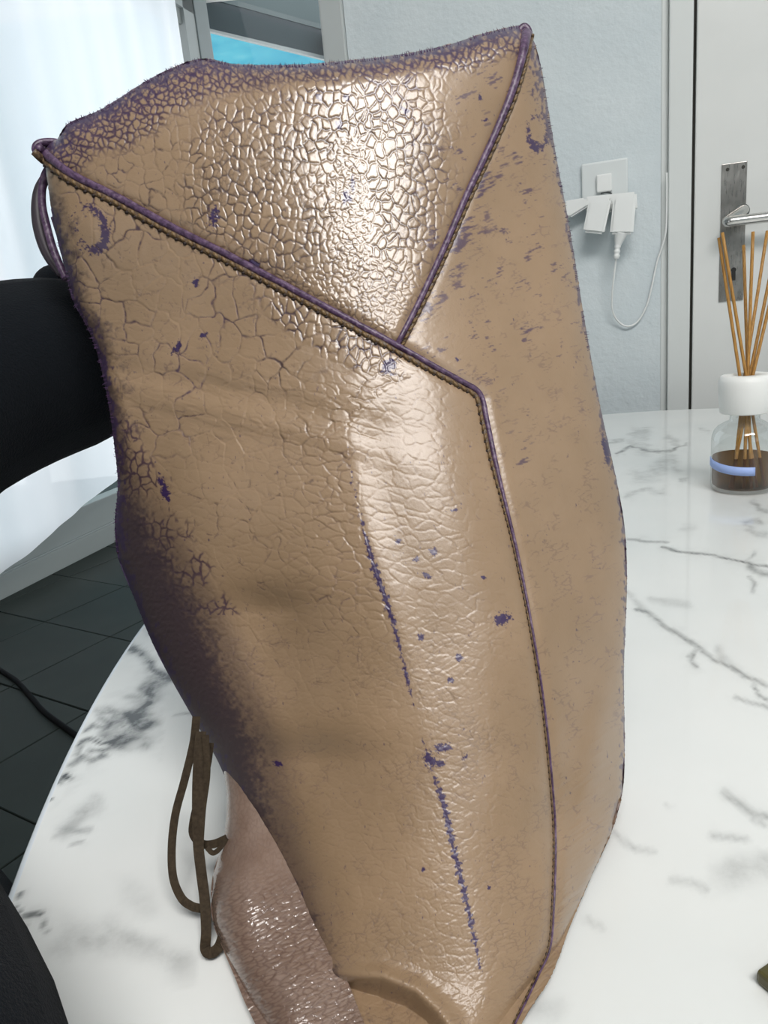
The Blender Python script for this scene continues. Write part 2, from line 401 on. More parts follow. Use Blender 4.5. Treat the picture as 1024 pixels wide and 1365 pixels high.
ss = np.linspace(-.75, cs1, NS); U, V = np.meshgrid(ss, np.linspace(0, 1, NZ))
hem = np.maximum(h0[1] + hemk * (U - h0[0]), .06); hem = np.where(U > h1[0], h1[1] + (U - h1[0]) * .3, hem)
zz = hem + (2.72 - hem) * V
wav = .022 * np.sin(U * 9 + 1.2 * np.sin(U * 3)) + .01 * np.sin(U * 23 + V * 1.5) + .006 * np.sin(U * 41 + 2 * V)
pp = LO + ld * U[..., None] + lnrm * (co + wav * (.35 + .5 * V))[..., None] + Z * zz[..., None]
I = np.arange(NS * NZ).reshape(NZ, NS); fc = np.stack([I[:-1, :-1], I[:-1, 1:], I[1:, 1:], I[1:, :-1]], -1).reshape(-1, 4)
cur = npmesh('curtain', pp.reshape(-1, 3), fc, M_cur)
tag(cur, 'white sheer floor length curtain backlit by the window at the left', 'curtain')
bm = bmesh.new(); leftbox(bm, -.8, sL1 - .15, 2.72, 2.74, co - .02, co + .02); rl = obj('curtain_rail', bm, M_frame)
tag(rl, 'white curtain rail above the sheer curtain', 'curtain rail')

# ---------------------------------------------------------------- marble table
TC = np.array([.45, .40]); TAn = math.radians(10); EA, EB = .6357, .9223
te1 = np.array([math.cos(TAn), math.sin(TAn)]); te2 = np.array([-math.sin(TAn), math.cos(TAn)])
TH = .74
veins = [  # pixel polyline, half width px (photo), strength, blur
 ([(168, 862), (185, 868), (200, 880), (206, 896), (214, 899), (228, 902), (212, 905), (204, 918), (196, 936), (186, 945), (183, 965), (165, 975)], 4, .8, 1.3),
 ([(183, 950), (175, 960), (188, 968), (178, 978), (160, 975), (150, 985)], 10, .8, 1.2),
 ([(205, 905), (198, 925)], 8, .5, 1.1), ([(222, 905), (208, 915)], 6, .6, 1), ([(186, 868), (203, 893)], 5, .35, 1.3),
 ([(132, 950), (145, 948), (158, 955), (150, 965), (135, 960)], 5, .5, 1), ([(115, 975), (125, 968), (140, 972), (152, 962), (165, 968)], 3, .55, 1), ([(100, 1005), (108, 990), (122, 985), (135, 990), (150, 985)], 2.6, .7, .8),
 ([(95, 1018), (108, 1008), (122, 1015), (138, 1008)], 4, .6, 1), ([(80, 1045), (90, 1035), (97, 1040)], 4, .8, .7), ([(62, 1070), (70, 1067)], 2.5, .8, .6), ([(118, 1000), (140, 1000), (150, 990), (168, 985)], 3, .6, 1),
 ([(85, 1110), (100, 1100), (112, 1085), (120, 1080), (133, 1068)], 5, .32, 1.4), ([(75, 1115), (95, 1108), (120, 1106)], 3, .3, 1.2), ([(95, 1126), (110, 1122)], 2.5, .35, .8),
 ([(22, 1195), (28, 1192)], 2, .7, .7), ([(20, 1212), (31, 1222), (45, 1218), (55, 1218), (57, 1232), (60, 1240)], 2.6, .55, 1), ([(18, 1246), (28, 1236), (31, 1232)], 3, .35, 1), ([(22, 1200), (31, 1190)], 1.5, .8, .6),
 ([(85, 1252), (92, 1240), (125, 1248), (145, 1238), (165, 1250), (185, 1262), (205, 1272), (235, 1288)], 10, .22, 1.7), ([(120, 1250), (150, 1254)], 10, .2, 1.5), ([(165, 1190), (185, 1200)], 9, .12, 1.6),
 ([(800, 592), (815, 590), (832, 588)], 2.5, .4, 1), ([(845, 578), (862, 578)], 4, .35, 1.4), ([(822, 605), (840, 594), (860, 600), (878, 603), (895, 602), (905, 596), (914, 592)], 2.0, .8, .8), ([(845, 592), (858, 597)], 5, .3, 1.5),
 ([(893, 586), (899, 590)], 4, .3, 1.3), ([(848, 635), (870, 630), (885, 618), (897, 612), (900, 620)], 5, .3, 1.7), ([(875, 630), (893, 610)], 5, .25, 1.6), ([(838, 661), (852, 655), (862, 651), (875, 656), (884, 655)], 3, .35, 1.3), ([(908, 641), (915, 640)], 2.5, .4, 1),
 ([(1005, 668), (1012, 680), (1024, 683)], 3, .5, 1.1), ([(990, 698), (1004, 696), (1014, 696)], 3, .45, 1.1), ([(995, 702), (1010, 712), (1022, 712)], 3, .3, 1.2), ([(935, 573), (945, 575)], 2, .3, 1),
 ([(838, 718), (860, 721), (880, 722), (890, 723)], 1.6, .65, .8), ([(883, 729), (905, 735), (935, 738), (965, 744), (990, 748), (1000, 752), (1024, 754)], 1.7, .85, .9), ([(1006, 737), (998, 745), (992, 748)], 2, .4, 1), ([(1000, 752), (1010, 760), (1018, 765), (1024, 765)], 4, .6, 1.2), ([(1000, 770), (1008, 780), (1005, 788)], 2.5, .45, 1.1),
 ([(910, 705), (925, 705)], 3, .2, 1.5), ([(838, 792), (850, 803), (860, 812)], 3, .3, 1.3), ([(870, 799), (885, 803), (910, 804), (920, 806)], 3, .25, 1.4), ([(848, 812), (862, 814), (875, 824), (890, 838), (905, 846), (920, 858)], 2.4, .6, 1),
 ([(905, 846), (920, 856), (935, 868), (955, 880), (975, 888), (990, 900), (1008, 908), (1024, 915)], 2.6, .65, 1), ([(918, 873), (927, 868), (920, 878), (930, 890)], 2.5, .6, 1), ([(1003, 915), (1010, 928), (1024, 935)], 2.4, .7, .9), ([(978, 930), (1000, 938), (1015, 942), (1024, 945)], 2.4, .5, 1), ([(960, 868), (975, 885)], 4, .25, 1.4),
 ([(965, 1055), (985, 1070), (1005, 1085), (1024, 1090)], 3.5, .4, 1.4), ([(950, 1111), (975, 1113), (995, 1118)], 3, .38, 1.4), ([(970, 1170), (1000, 1160), (1024, 1165)], 13, .28, 1.5), ([(895, 1172), (920, 1175), (940, 1185)], 4, .35, 1.4), ([(820, 1110), (845, 1130), (870, 1133)], 3, .35, 1.2), ([(783, 1225), (800, 1234)], 4, .25, 1.3), ([(888, 1074), (896, 1076)], 2, .3, 1), ([(1005, 1092), (1020, 1100)], 3, .35, 1.2),
 ([(205, 838), (198, 842)], 5, .2, 1.3), ([(705, 1340), (735, 1350)], 8, .15, 1.6),
]
M_marble = mat('marble_top', (.80, .82, .81), .16); n = NT(M_marble)
at = n.n('ShaderNodeAttribute', attribute_name='vein'); crd = n.coord()
nz = n.noise(60, 5, .7, crd); nz2 = n.noise(5, 3, .5, crd); fine = n.noise(400, 2, .5, crd)
v_ = n.math('MULTIPLY', at.outputs['Fac'], n.ramp(nz.outputs[0], [(.34, (.55, .55, .55)), (.55, (1.0, 1.0, 1.0))]).outputs[0])
base = n.ramp(nz2.outputs[0], [(.3, (.70, .735, .73)), (.7, (.80, .815, .80))]).outputs[0]
n.l(n.mix(n.math('MULTIPLY', v_, 1.1, True), base, (.035, .042, .045)), n.b.inputs['Base Color'])
n.b.inputs['Coat Weight'].default_value = .5; n.b.inputs['Coat Roughness'].default_value = .04; n.b.inputs['Roughness'].default_value = .35
st = .0019
ax_ = np.arange(-EA, EA + st, st); ay_ = np.arange(-EB, EB + st, st)
# polar-warped grid: squash a unit disc grid so the rim is exact
GU, GV = np.meshgrid(np.linspace(-1, 1, 560), np.linspace(-1, 1, 800))
du = GU * np.sqrt(1 - GV ** 2 / 2); dv = GV * np.sqrt(1 - GU ** 2 / 2)
tx = TC[0] + te1[0] * du * EA + te2[0] * dv * EB; ty = TC[1] + te1[1] * du * EA + te2[1] * dv * EB
verts = np.stack([tx, ty, np.full_like(tx, TH)], -1).reshape(-1, 3)
# vein field in projected (photo scale) coordinates, local width in mm = px * distance
rel = verts - CAM; zc = rel @ _f; okz = zc > .12; zc2 = np.where(okz, zc, 1)
vx = np.where(okz, 512 + F * (rel @ _r) / zc2, -9999); vy = np.where(okz, 682.5 - F * (rel @ _u) / zc2, -9999)
vf = np.zeros(len(verts))
warpx = (fbm(verts[:, 0] * 55, verts[:, 1] * 55, 40, 5) - .5) * 2.6; warpy = (fbm(verts[:, 0] * 55 + 7.3, verts[:, 1] * 55, 43, 5) - .5) * 2.6
bl = fbm(verts[:, 0] * 160, verts[:, 1] * 160, 60, 3)
for pl, hw, stg, blur in veins:
    xs = [p[0] for p in pl]; ys = [p[1] for p in pl]
    k = np.where((vx > min(xs) - 30) & (vx < max(xs) + 30) & (vy > min(ys) - 30) & (vy < max(ys) + 30))[0]
    if not len(k): continue
    d_, _, _ = pld(vx[k] + warpx[k] * hw * 1.6, vy[k] + warpy[k] * hw * 1.3, pl)
    big = vx[k].mean() > 780; hw = hw * (1.15 if big else 1.25); stg = stg * (.8 if big else 1.15)
    val = 1.1 * stg * np.exp(-(d_ / (hw * blur)) ** 2) * (.7 + .7 * np.clip(bl[k] * 1.6 - .3, 0, 1))
    val = np.maximum(val, .22 * stg * np.exp(-(d_ / (hw * 3.2)) ** 2) * np.clip(bl[k] * 3 - 1.1, 0, 1)); vf[k] = np.maximum(vf[k], val)
out = (vx < -150) | (vx > 1180) | (vy > 1500) | ((vx > 230) & (vx < 760) & (vy < 1100))     # veins carry on in the unseen part
gq = np.abs(fbm(verts[:, 0] * 6 + 3, verts[:, 1] * 6, 81, 5) - .5) * 2; vf = np.where(out, np.maximum(vf, .5 * np.exp(-(gq / .025) ** 2)), vf)
I = np.arange(GU.size).reshape(GU.shape); fc = np.stack([I[:-1, :-1], I[:-1, 1:], I[1:, 1:], I[1:, :-1]], -1).reshape(-1, 4)
table = empty('marble_table', (TC[0], TC[1], 0), 'oval white table with grey veined glossy marble top under the bag', 'table')
tt = npmesh('table_top', verts, fc, M_marble, table); a_ = tt.data.attributes.new('vein', 'FLOAT', 'POINT'); a_.data.foreach_set('value', vf.astype(np.float32))
M_band = mat('table_edge', (.80, .87, .93), .25); bm = bmesh.new(); nn = 220; rings = []
for off_, z in ((0.0, TH), (.0022, TH - .0004), (.004, TH - .003), (.004, TH - .018), (.0, TH - .022), (-.12, TH - .024)):
    rings.append([bm.verts.new((TC[0] + te1[0] * math.cos(q) * (EA + off_) + te2[0] * math.sin(q) * (EB + off_), TC[1] + te1[1] * math.cos(q) * (EA + off_) + te2[1] * math.sin(q) * (EB + off_), z)) for q in np.linspace(0, 2 * math.pi, nn, endpoint=False)])
for A, B in zip(rings[:-1], rings[1:]):
    for k in range(nn): bm.faces.new((A[k], B[k], B[(k + 1) % nn], A[(k + 1) % nn]))
bm.faces.new(rings[-1][::-1]); obj('edge_band', bm, M_band, table, True)['label'] = 'pale blue white table edge'
bm = bmesh.new(); lathe(bm, (TC[0], TC[1], 0), [(.30, 0), (.30, .012), (.27, .02), (.06, .04), (.045, .1), (.045, .62), (.09, .70), (.22, .716)], 48, True, True)
obj('pedestal', bm, mat('white_metal', (.7, .7, .69), .35), table, True)

# ---------------------------------------------------------------- leather bag
top_c = [(62, 191), (76, 186), (90, 165), (130, 148), (160, 130), (200, 105), (235, 88), (262, 79), (283, 79), (310, 85), (350, 86.5), (400, 86), (450, 82), (500, 77), (550, 70), (600, 59), (640, 46), (675, 37), (692, 34), (700, 36)]
right_c = [(700, 36), (712, 55), (722, 92), (731, 145), (742, 210), (757, 290), (768, 355), (780, 430), (800, 540), (822, 640), (833, 705), (836, 780), (832, 890), (833, 1000), (830, 1055), (815, 1110), (790, 1165), (762, 1230), (735, 1300), (705, 1348), (675, 1400), (640, 1450)]
left_c = [(62, 191), (58, 205), (63, 240), (72, 300), (87, 360), (97, 400), (118, 440), (132, 480), (145, 540), (153, 600), (157, 645), (153, 700), (158, 745), (180, 800), (200, 850), (225, 900), (262, 965), (288, 1010), (318, 1075), (350, 1130), (385, 1190), (410, 1245), (426, 1285), (440, 1320), (456, 1365), (475, 1425), (480, 1450)]
bot_c = [(480, 1450), (520, 1462), (580, 1464), (640, 1450)]
outline = [tuple(p) for p in smooth_pl(top_c, 60)] + [tuple(p) for p in smooth_pl(right_c, 90)][1:] + [tuple(p) for p in smooth_pl(bot_c[::-1], 12)][1:] + [tuple(p) for p in smooth_pl(left_c, 110)][::-1][1:-1]
seamA = [(50, 196), (72, 215), (100, 235), (155, 262), (230, 303), (300, 338), (370, 375), (430, 407), (480, 434), (530, 461), (580, 489), (620, 511), (634, 519), (643, 532), (650, 565), (665, 635), (690, 738), (711, 845), (727, 950), (737, 1050), (741, 1120), (739, 1200), (734, 1262), (718, 1300), (694, 1350), (664, 1410), (645, 1455)]
seamB = [(702, 44), (696, 75), (686, 112), (672, 150), (648, 205), (620, 265), (590, 335), (560, 400), (530, 459)]
crease = [(548, 500), (500, 530), (462, 572), (466, 620), (478, 680), (497, 750), (515, 800), (530, 850), (545, 915), (557, 960), (566, 995), (576, 1030), (588, 1060), (600, 1110), (612, 1160), (625, 1215), (635, 1265), (645, 1315), (650, 1360)]
# depth control points (x, y, depth m)
ctl = np.array([(62, 191, .350), (280, 79, .338), (450, 82, .3265), (600, 60, .333), (700, 36, .342), (300, 200, .3295), (450, 180, .3235), (600, 180, .3285), (450, 330, .3166), (180, 330, .342), (100, 400, .360),
 (300, 450, .328), (530, 460, .3085), (640, 526, .311), (740, 250, .352), (720, 450, .333), (800, 600, .340), (250, 650, .322), (157, 650, .350), (450, 620, .302), (540, 620, .295), (700, 680, .303), (830, 750, .335),
 (230, 850, .324), (380, 850, .298), (500, 850, .281), (600, 850, .277), (720, 850, .285), (830, 950, .312), (320, 1000, .300), (450, 1050, .270), (580, 1050, .2600), (720, 1050, .267), (810, 1100, .290),
 (400, 1180, .264), (520, 1200, .249), (640, 1220, .2435), (745, 1220, .253), (450, 1320, .242), (560, 1350, .2315), (640, 1350, .2295), (700, 1350, .233), (500, 1450, .2135), (620, 1450, .2125)], float)
def _tps_fit(c, lam=.002):
    p = c[:, :2] / 300; d = np.linalg.norm(p[:, None] - p[None], axis=2); K = np.where(d > 0, d * d * np.log(np.maximum(d, 1e-9)), 0) + lam * np.eye(len(c))
    Q = np.c_[np.ones(len(c)), p]; A = np.block([[K, Q], [Q.T, np.zeros((3, 3))]]); return p, np.linalg.solve(A, np.r_[c[:, 2], 0, 0, 0])
_tp, _tw = _tps_fit(ctl, .02)
def base_depth(x, y):
    x = np.asarray(x, float) / 300; y = np.asarray(y, float) / 300; r_ = _tw[-3] + _tw[-2] * x + _tw[-1] * y
    for (a, b), w_ in zip(_tp, _tw[:-3]):
        d2 = (x - a) ** 2 + (y - b) ** 2; r_ = r_ + w_ * .5 * d2 * np.log(np.maximum(d2, 1e-12))
    return r_
def surf(x, y):
    """front surface depth of the bag incl. folds, without fine relief"""
    x = np.asarray(x, float); y = np.asarray(y, float)
    D = base_depth(x, y)
    dl, _, _ = pld(x, y, left_c); dr, _, _ = pld(x, y, right_c); dt, _, _ = pld(x, y, top_c)
    def rnd(d, R, k): q = np.clip(1 - d / R, 0, 1); return k * (1 - np.sqrt(np.maximum(1 - q * q, 0)))
    Rl = 26 + 80 * sstep(560, 760, y) * (1 - .35 * sstep(1000, 1250, y)); D = D + rnd(dl, Rl, .0115 + .018 * sstep(560, 760, y) * (1 - sstep(1100, 1300, y)))
    D = D + rnd(dr, 42 + 30 * sstep(600, 900, y), .012)
    D = D + rnd(dt, 34 + 26 * (1 - sstep(250, 420, x)) , .015)
    # fold line running down the front, ends in the lower third
    dc, sc_, ac = pld(x, y, crease); amp = .0030 * sstep(0, 150, ac) * (1 - .75 * sstep(300, 520, ac))
    s_ = dc * -sc_                                       # > 0 right of the fold
    D = D - amp * np.where(s_ > 0, np.exp(-(s_ / 105) ** 2), np.exp(-(s_ / 30) ** 2))
    # dents and bulges
    for cx_, cy_, sx_, up_, dn_, A_ in ((358, 818, 62, 36, 130, .0075), (412, 1018, 95, 38, 140, .0085), (768, 1090, 40, 60, 110, .0050)):
        D = D + A_ * np.exp(-((x - cx_) / sx_) ** 2 - ((y - cy_) / np.where(y < cy_, up_, dn_)) ** 2)
    D = D + .0030 * gauss(x, y, 735, 1085, 42, 90, 12) - .0030 * gauss(x, y, 795, 1000, 22, 120, 12)
    D = D + .0018 * gauss(x, y, 300, 520, 150, 16, 12) - .0016 * gauss(x, y, 300, 550, 150, 16, 14)
    D = D - .004 * gauss(x, y, 120, 300, 34, 45) * 0.6
    # seam valleys
    for pl, k in ((seamA, .0016), (seamB, .0012)):
        d_, _, _ = pld(x, y, pl); D = D + k * np.exp(-(d_ / 9) ** 2)
    d_, _, _ = pld(x, y, [(430, 1296), (460, 1297), (510, 1300), (555, 1318), (585, 1345), (600, 1365)])
    _, s2_, _ = pld(x, y, [(380, 1285), (430, 1296), (460, 1297), (510, 1300), (555, 1318), (585, 1345), (610, 1385)])
    D = D - .0032 * np.exp(-(d_ / 13) ** 2) + np.where(s2_ < 0, .0075 * sstep(2, 34, d_) * (1 - sstep(90, 150, d_)), 0) * (x < 615)
    return np.minimum(D, tabledepth(x, y, TH + .004))
def coons(T, R, L, B, nu, nv):
    T = smooth_pl(T, nu); B = smooth_pl(B, nu); L = smooth_pl(L, nv); R = smooth_pl(R, nv)
    u = np.linspace(0, 1, nu)[None, :, None]; v = np.linspace(0, 1, nv)[:, None, None]
    return (1 - v) * T[None] + v * B[None] + (1 - u) * L[:, None] + u * R[:, None] - ((1 - u) * (1 - v) * T[0] + u * (1 - v) * T[-1] + (1 - u) * v * B[0] + u * v * B[-1])
NU, NV = 620, 1140
G = coons(top_c, right_c, left_c, bot_c, NU, NV)
# frayed outline
ed = np.minimum(np.minimum(np.arange(NU), np.arange(NU)[::-1])[None, :], np.minimum(np.arange(NV), np.arange(NV)[::-1] )[:, None])
fr = (fbm(G[..., 0] * .35, G[..., 1] * .35, 7, 2) - .5) * 3.2 * np.exp(-ed / 1.3)
x = G[..., 0].ravel() + fr.ravel() * .6; y = G[..., 1].ravel() + fr.ravel() * .8
D = surf(x, y)
dl, _, _ = pld(x, y, left_c); dr, _, _ = pld(x, y, right_c); dt, _, _ = pld(x, y, top_c)
dA, sA, aA = pld(x, y, seamA); dB, sB, aB = pld(x, y, seamB); dc, sc_, ac = pld(x, y, crease)
dmin = np.minimum(np.minimum(dl, dr), dt)
n1 = fbm(x / 60, y / 60, 21, 4); n2 = fbm(x / 14, y / 14, 25, 4); n3 = fbm(x / 4, y / 4, 29, 3); nb = fbm(x / 130, y / 130, 33, 3)
end_poly = [(x_, y_) for x_, y_ in top_c] + [(702, 44)] + seamB[1:] + [p for p in seamA if p[0] < 530][::-1]
inEnd = inpoly(x, y, end_poly)
sidePoly = [(702, 44)] + seamB[1:] + [p for p in seamA if p[0] > 531] + [(645, 1470)] + right_c[::-1]
inSide = inpoly(x, y, sidePoly) & ~inEnd
inFront = ~inEnd & ~inSide
# cell layers
L1, c1 = worley(x, y, 11.5, 15.5, 4, .45, 100); L7, c7 = worley(x, y, 17, 21, -10, .5, 340); L8, c8 = worley(x, y, 7.5, 15, 3, .5, 380)
L2, c2 = worley(x, y, 8.5, 9, 20, .5, 140)
L3, c3 = worley(x, y, 31, 36, -20, .5, 180)
L4, c4 = worley(x, y, 24, 13, 12, .5, 220)
L5, c5 = worley(x, y, 6, 9, -35, .5, 260)
L6, c6 = worley(x, y, 17, 7, -28, .6, 300)
seamN = gauss(x, y, 440, 440, 110, 34, 29) * inFront
e_core = inEnd * np.clip(1.25 * gauss(x, y, 450, 235, 120, 210) + .6 * gauss(x, y, 300, 240, 60, 90), 0, 1)
e_fine = inEnd * np.clip(gauss(x, y, 465, 260, 32, 90) + gauss(x, y, 450, 400, 130, 60), 0, 1)
topb = np.clip(1 - dt / (30 + 48 * (1 - sstep(230, 400, x)) + 22 * sstep(530, 640, x)), 0, 1) * inEnd
frontL = inFront * (1 - sstep(380, 470, x)) * (1 - sstep(560, 640, y))
bright_band = inFront * (sc_ < 0) * np.exp(-(dc / 95) ** 2) * sstep(470, 520, y) * (1 - sstep(760, 900, y))
def line(L, w0): return 1 - sstep(w0 * .25, w0, L)
crack = np.zeros(x.shape)
j = (n2 - .5)
k1 = sstep(.12, .45, e_core + j * .35) * (1 - sstep(.45, .6, e_fine + j * .5)); k2 = sstep(.42, .6, e_fine + j * .5)
brk = sstep(.38, .56, fbm(x / 22, y / 22, 61, 3)); fnb = sstep(.35, .6, n3)
ktop = sstep(.1, .4, topb + j * .4); kL = frontL * (1 - sstep(.3, .6, seamN * 1.4)); kS = sstep(.25, .5, seamN + j * .3)
wk = inFront * (x < 480) * (y > 560) * (1 - sstep(880, 1000, y)); eL = inEnd * (1 - k1) * (1 - ktop) * (1 - sstep(430, 560, x)); fF = inFront * (1 - kS) * sstep(330, 420, y + x * .2)
for k_, L_, w_, a_ in ((k1, L1, 1.25, .35 + .6 * brk), (k2, L2, 1.05, .3 + .5 * brk), (ktop, L2, 2.1, 1.0), (kL, L3, 1.5, sstep(.42, .60, n1) * (.5 + .5 * fnb)), (kS, L1, 1.5, .4 + .6 * brk),
                       (eL, L7, 1.3, (.25 + .6 * sstep(.42, .6, n2)) * (.4 + .6 * fnb)), (kL, L7, 1.0, sstep(.46, .62, n2) * .45 * fnb), (k1, L8, .9, sstep(.45, .65, n1) * .5), (fF, L4, .8, sstep(.45, .65, n2) * .28 * fnb), (bright_band, L4, 1.0, .35 * brk), (wk, L3, 1.1, sstep(.48, .62, n2) * .6 * fnb), (inFront * (y > 850), L6, .8, sstep(.5, .7, n1 * .6 + n2 * .5) * .25), (inSide, L6, .8, sstep(.52, .7, n2) * .3)):
    crack = np.maximum(crack, k_ * line(L_, w_) * a_)
hill_ = lambda L, w: sstep(0, w, L)
rel_ = (fF * (hill_(L4, 2.2) * .16 + c4 * .22) + eL * (hill_(L7, 2.2) * .3 + c7 * .3) + k1 * (hill_(L1, 2.2) * .7 + c1 * .38) + k2 * (hill_(L2, 2.0) * .5 + c2 * .45) + ktop * (hill_(L2, 2.2) * .8 + c2 * .5) * .8 + kS * (hill_(L1, 2.4) * .9 + c1 * .9) + kL * (hill_(L3, 2.2) * .5 + c3 * .5)
        + bright_band * (hill_(L4, 2.4) * .35 + c4 * .65) + wk * (hill_(L3, 2.2) * .25 + c3 * .3) + inFront * (y > 820) * (hill_(L6, 2) * .10 + c6 * .14) + inSide * (hill_(L6, 2) * .08 + c6 * .10) + .06 * hill_(L5, 2.2) + .25 * n2)
rel_ += (inFront * .8 * np.exp(-((x - 300) / 170) ** 2 - ((y - 540) / 50) ** 2)) * sstep(.45, .6, fbm((x + y * .3) / 40, (y - x * .28) / 7, 51, 3))
diag = fbm((x * .8 - y * .6) / 50, (x * .6 + y * .8) / 6, 55, 3); low = sstep(850, 1150, y)
rel_ += low * (diag - .5) * (.25 + 1.3 * sstep(620, 760, x)) * inSide + low * (diag - .5) * .3
# stains
purple = np.zeros(x.shape); spotn = .55 * fbm(x / 4.5, y / 4.5, 71, 3) + .45 * fbm(x / 1.8, y / 1.8, 73, 2)
def spot(cx, cy, rx, ry=None, ang=0, stg=1):
    global purple
    ry = ry or rx; g = gauss(x, y, cx, cy, rx, ry, ang); purple = np.maximum(purple, stg * sstep(.46, .60, g * 1.0 + (spotn - .5) * 1.9) * (g > .08))
for a_ in [(541, 147, 6), (577, 736, 6), (530, 722, 6), (568, 767, 7, 4, 30), (555, 745, 4), (561, 850, 5), (671, 824, 14, 9, -20), (612, 876, 7, 6), (601, 907, 6, 4), (590, 997, 12, 7, -20), (572, 1012, 9, 10), (587, 1018, 7, 5),
           (284, 288, 8, 14), (262, 376, 5, 8), (463, 262, 8, 12), (470, 245, 3, 16), (235, 463, 5, 10, 40), (270, 447, 9, 4, -20), (370, 1018, 8, 4, 20), (518, 490, 9, 15, 35), (530, 467, 7, 8), (808, 600, 5, 22, -12), (462, 130, 6, 6), (452, 165, 5, 7), (425, 130, 4, 5), (645, 770, 3), (218, 650, 5, 24, -18), (340, 352, 10, 4, 30), (640, 130, 3, 6), (610, 480, 3, 3), (648, 160, 3, 3), (565, 1160, 3), (652, 1183, 3), (620, 1010, 3, 6, 40), (605, 680, 8, 2, -10)]: spot(*a_)
for cx, cy, rx, ry, ang, bias in ((119, 305, 24, 34, -15, (12, 6)), (717, 175, 15, 26, 0, (-6, 10))):
    c_, s_ = math.cos(math.radians(ang)), math.sin(math.radians(ang)); u_ = ((x - cx) * c_ + (y - cy) * s_) / rx; v_ = (-(x - cx) * s_ + (y - cy) * c_) / ry
    q = np.hypot(u_, v_); ring = np.exp(-((q - .85) / .26) ** 2); wgt = np.clip(.62 + .5 * (u_ * bias[0] + v_ * bias[1]) / 14, .1, 1.15)
    purple = np.maximum(purple, sstep(.42, .6, ring * wgt + (spotn - .5) * 2.1) * .95 * (ring > .1))
# stitched scar down the fold: blots with side ticks
acw = ac + 9 * fbm(ac / 9, ac * 0, 88, 2) + dc * sc_ * .3; tick = (np.abs(((acw / 11.5) % 1) - .5) < .26); dens = np.interp(ac, [0, 95, 150, 250, 310, 350, 420, 470, 485, 520, 560, 590, 620, 760, 860, 900], [0, 0, .45, .62, .95, .95, .6, .75, .45, .15, .6, .5, .9, .85, .6, .0])
wln = np.interp(ac, [0, 150, 300, 520, 600, 900], [3, 4, 6, 3, 5.5, 5])
bl_ = .5 * fbm(ac / 6, dc * sc_ / 4, 91, 3) + .5 * fbm(x / 2.0, y / 2.4, 92, 2)
purple = np.maximum(purple, sstep(.46, .62, dens * np.exp(-(dc / (wln * (.45 + .35 * spotn + tick * .7))) ** 2) + (bl_ - .52) * 1.1 * (dc < 16)) * (ac > 60) * (ac < 905))
# fringe near outlines, feather marks beside the short seam
fray = fbm(x / 3.2, y / 7, 95, 3); purple = np.maximum(purple, sstep(.52, .66, topb * .55 + (spotn - .5) * 1.1 + .12) * .85 * topb ** .5)
ftop = inEnd * np.exp(-dt / (7 + 9 * sstep(540, 660, x) + 4 * (x < 240))); purple = np.maximum(purple, sstep(.55, .75, ftop + (fray - .5) * 1.5 + .1) * .9)
frt = np.exp(-dr / (6 + 14 * (1 - sstep(80, 260, y)))); purple = np.maximum(purple, sstep(.5, .75, frt * .9 + (fray - .5) * 1.3) * .85 * (1 - sstep(1000, 1150, y)))
flf = np.exp(-dl / 13) * sstep(200, 330, y); purple = np.maximum(purple, sstep(.45, .75, flf + (fray - .5) * 1.2) * .85)
fe = inSide * np.exp(-(dB / 60) ** 2) * sstep(150, 230, y); fth = .5 * fbm((x * .4 + y * .92) / 2.2, (x * .92 - y * .4) / 11, 97, 3) + .5 * fbm(x / 18, y / 18, 98, 2)
purple = np.maximum(purple, sstep(.60, .68, fth * .80 + fe * .20) * fe * .85)
purple = np.maximum(purple, sstep(.66, .72, fth) * .7 * (inEnd * (x > 540) + inSide * (y < 620)) * sstep(.4, .6, nb))
lined = sstep(.35, .6, np.exp(-((x - 200 - .55 * (y - 700)) / 60) ** 2) * (y > 560) * (y < 820) + j * .3) * inFront
crack = np.maximum(crack, lined * line(L1 * .8, 1.4) * brk * .9)
# worn plum coloured flank along the lower left fold
plx = np.interp(y, [540, 600, 650, 700, 760, 800, 850, 900, 950, 1000, 1060, 1120, 1200, 1300], [150, 170, 186, 215, 248, 272, 296, 316, 338, 358, 368, 380, 402, 430])
plum = sstep(34, -40, x - plx + (n2 - .5) * 20 + (n3 - .5) * 40) * sstep(560, 680, y + (n2 - .5) * 60) * (1 - .35 * sstep(1150, 1300, y))
plum = np.maximum(plum, sstep(.25, .8, np.exp(-dl / 24) * sstep(190, 300, y) + (n2 - .5) * .8 + (n3 - .5) * .5) * .8 * inFront)
plum = np.maximum(plum, .5 * np.exp(-(np.maximum(x - plx, 0) / 26) ** 2) * sstep(600, 720, y))
rel_ += plum * (sstep(.3, .7, n3) * .7 + .5 * diag)
rough = .42 + .10 * (n1 - .5) + .25 * plum - .06 * e_core
rel_ *= (1 - .5 * plum)
D = D - rel_ * .00034 - .00022 * (n3 - .5) * np.clip(plum + topb, 0, 1) + .00008 * crack
D = np.minimum(D, tabledepth(x, y, TH + .0025))
pos = Pv(x, y, D)
idx = np.arange(NU * NV).reshape(NV, NU); fcs = np.stack([idx[:-1, :-1], idx[1:, :-1], idx[1:, 1:], idx[:-1, 1:]], -1).reshape(-1, 4)
M_lea = mat('cracked_leather', (.3, .2, .13), .35); n = NT(M_lea)
a1 = n.n('ShaderNodeAttribute', attribute_name='wear'); a2 = n.n('ShaderNodeAttribute', attribute_name='tone'); sp = n.n('ShaderNodeSeparateColor'); n.l(a1.outputs['Color'], sp.inputs[0]); sp2 = n.n('ShaderNodeSeparateColor'); n.l(a2.outputs['Color'], sp2.inputs[0])
crd = n.coord(); nz = n.noise(28, 4, .6, crd); gr = n.noise(1500, 2, .5, crd)
tan = n.ramp(nz.outputs[0], [(.3, (.270, .180, .105)), (.7, (.320, .215, .130))]).outputs[0]
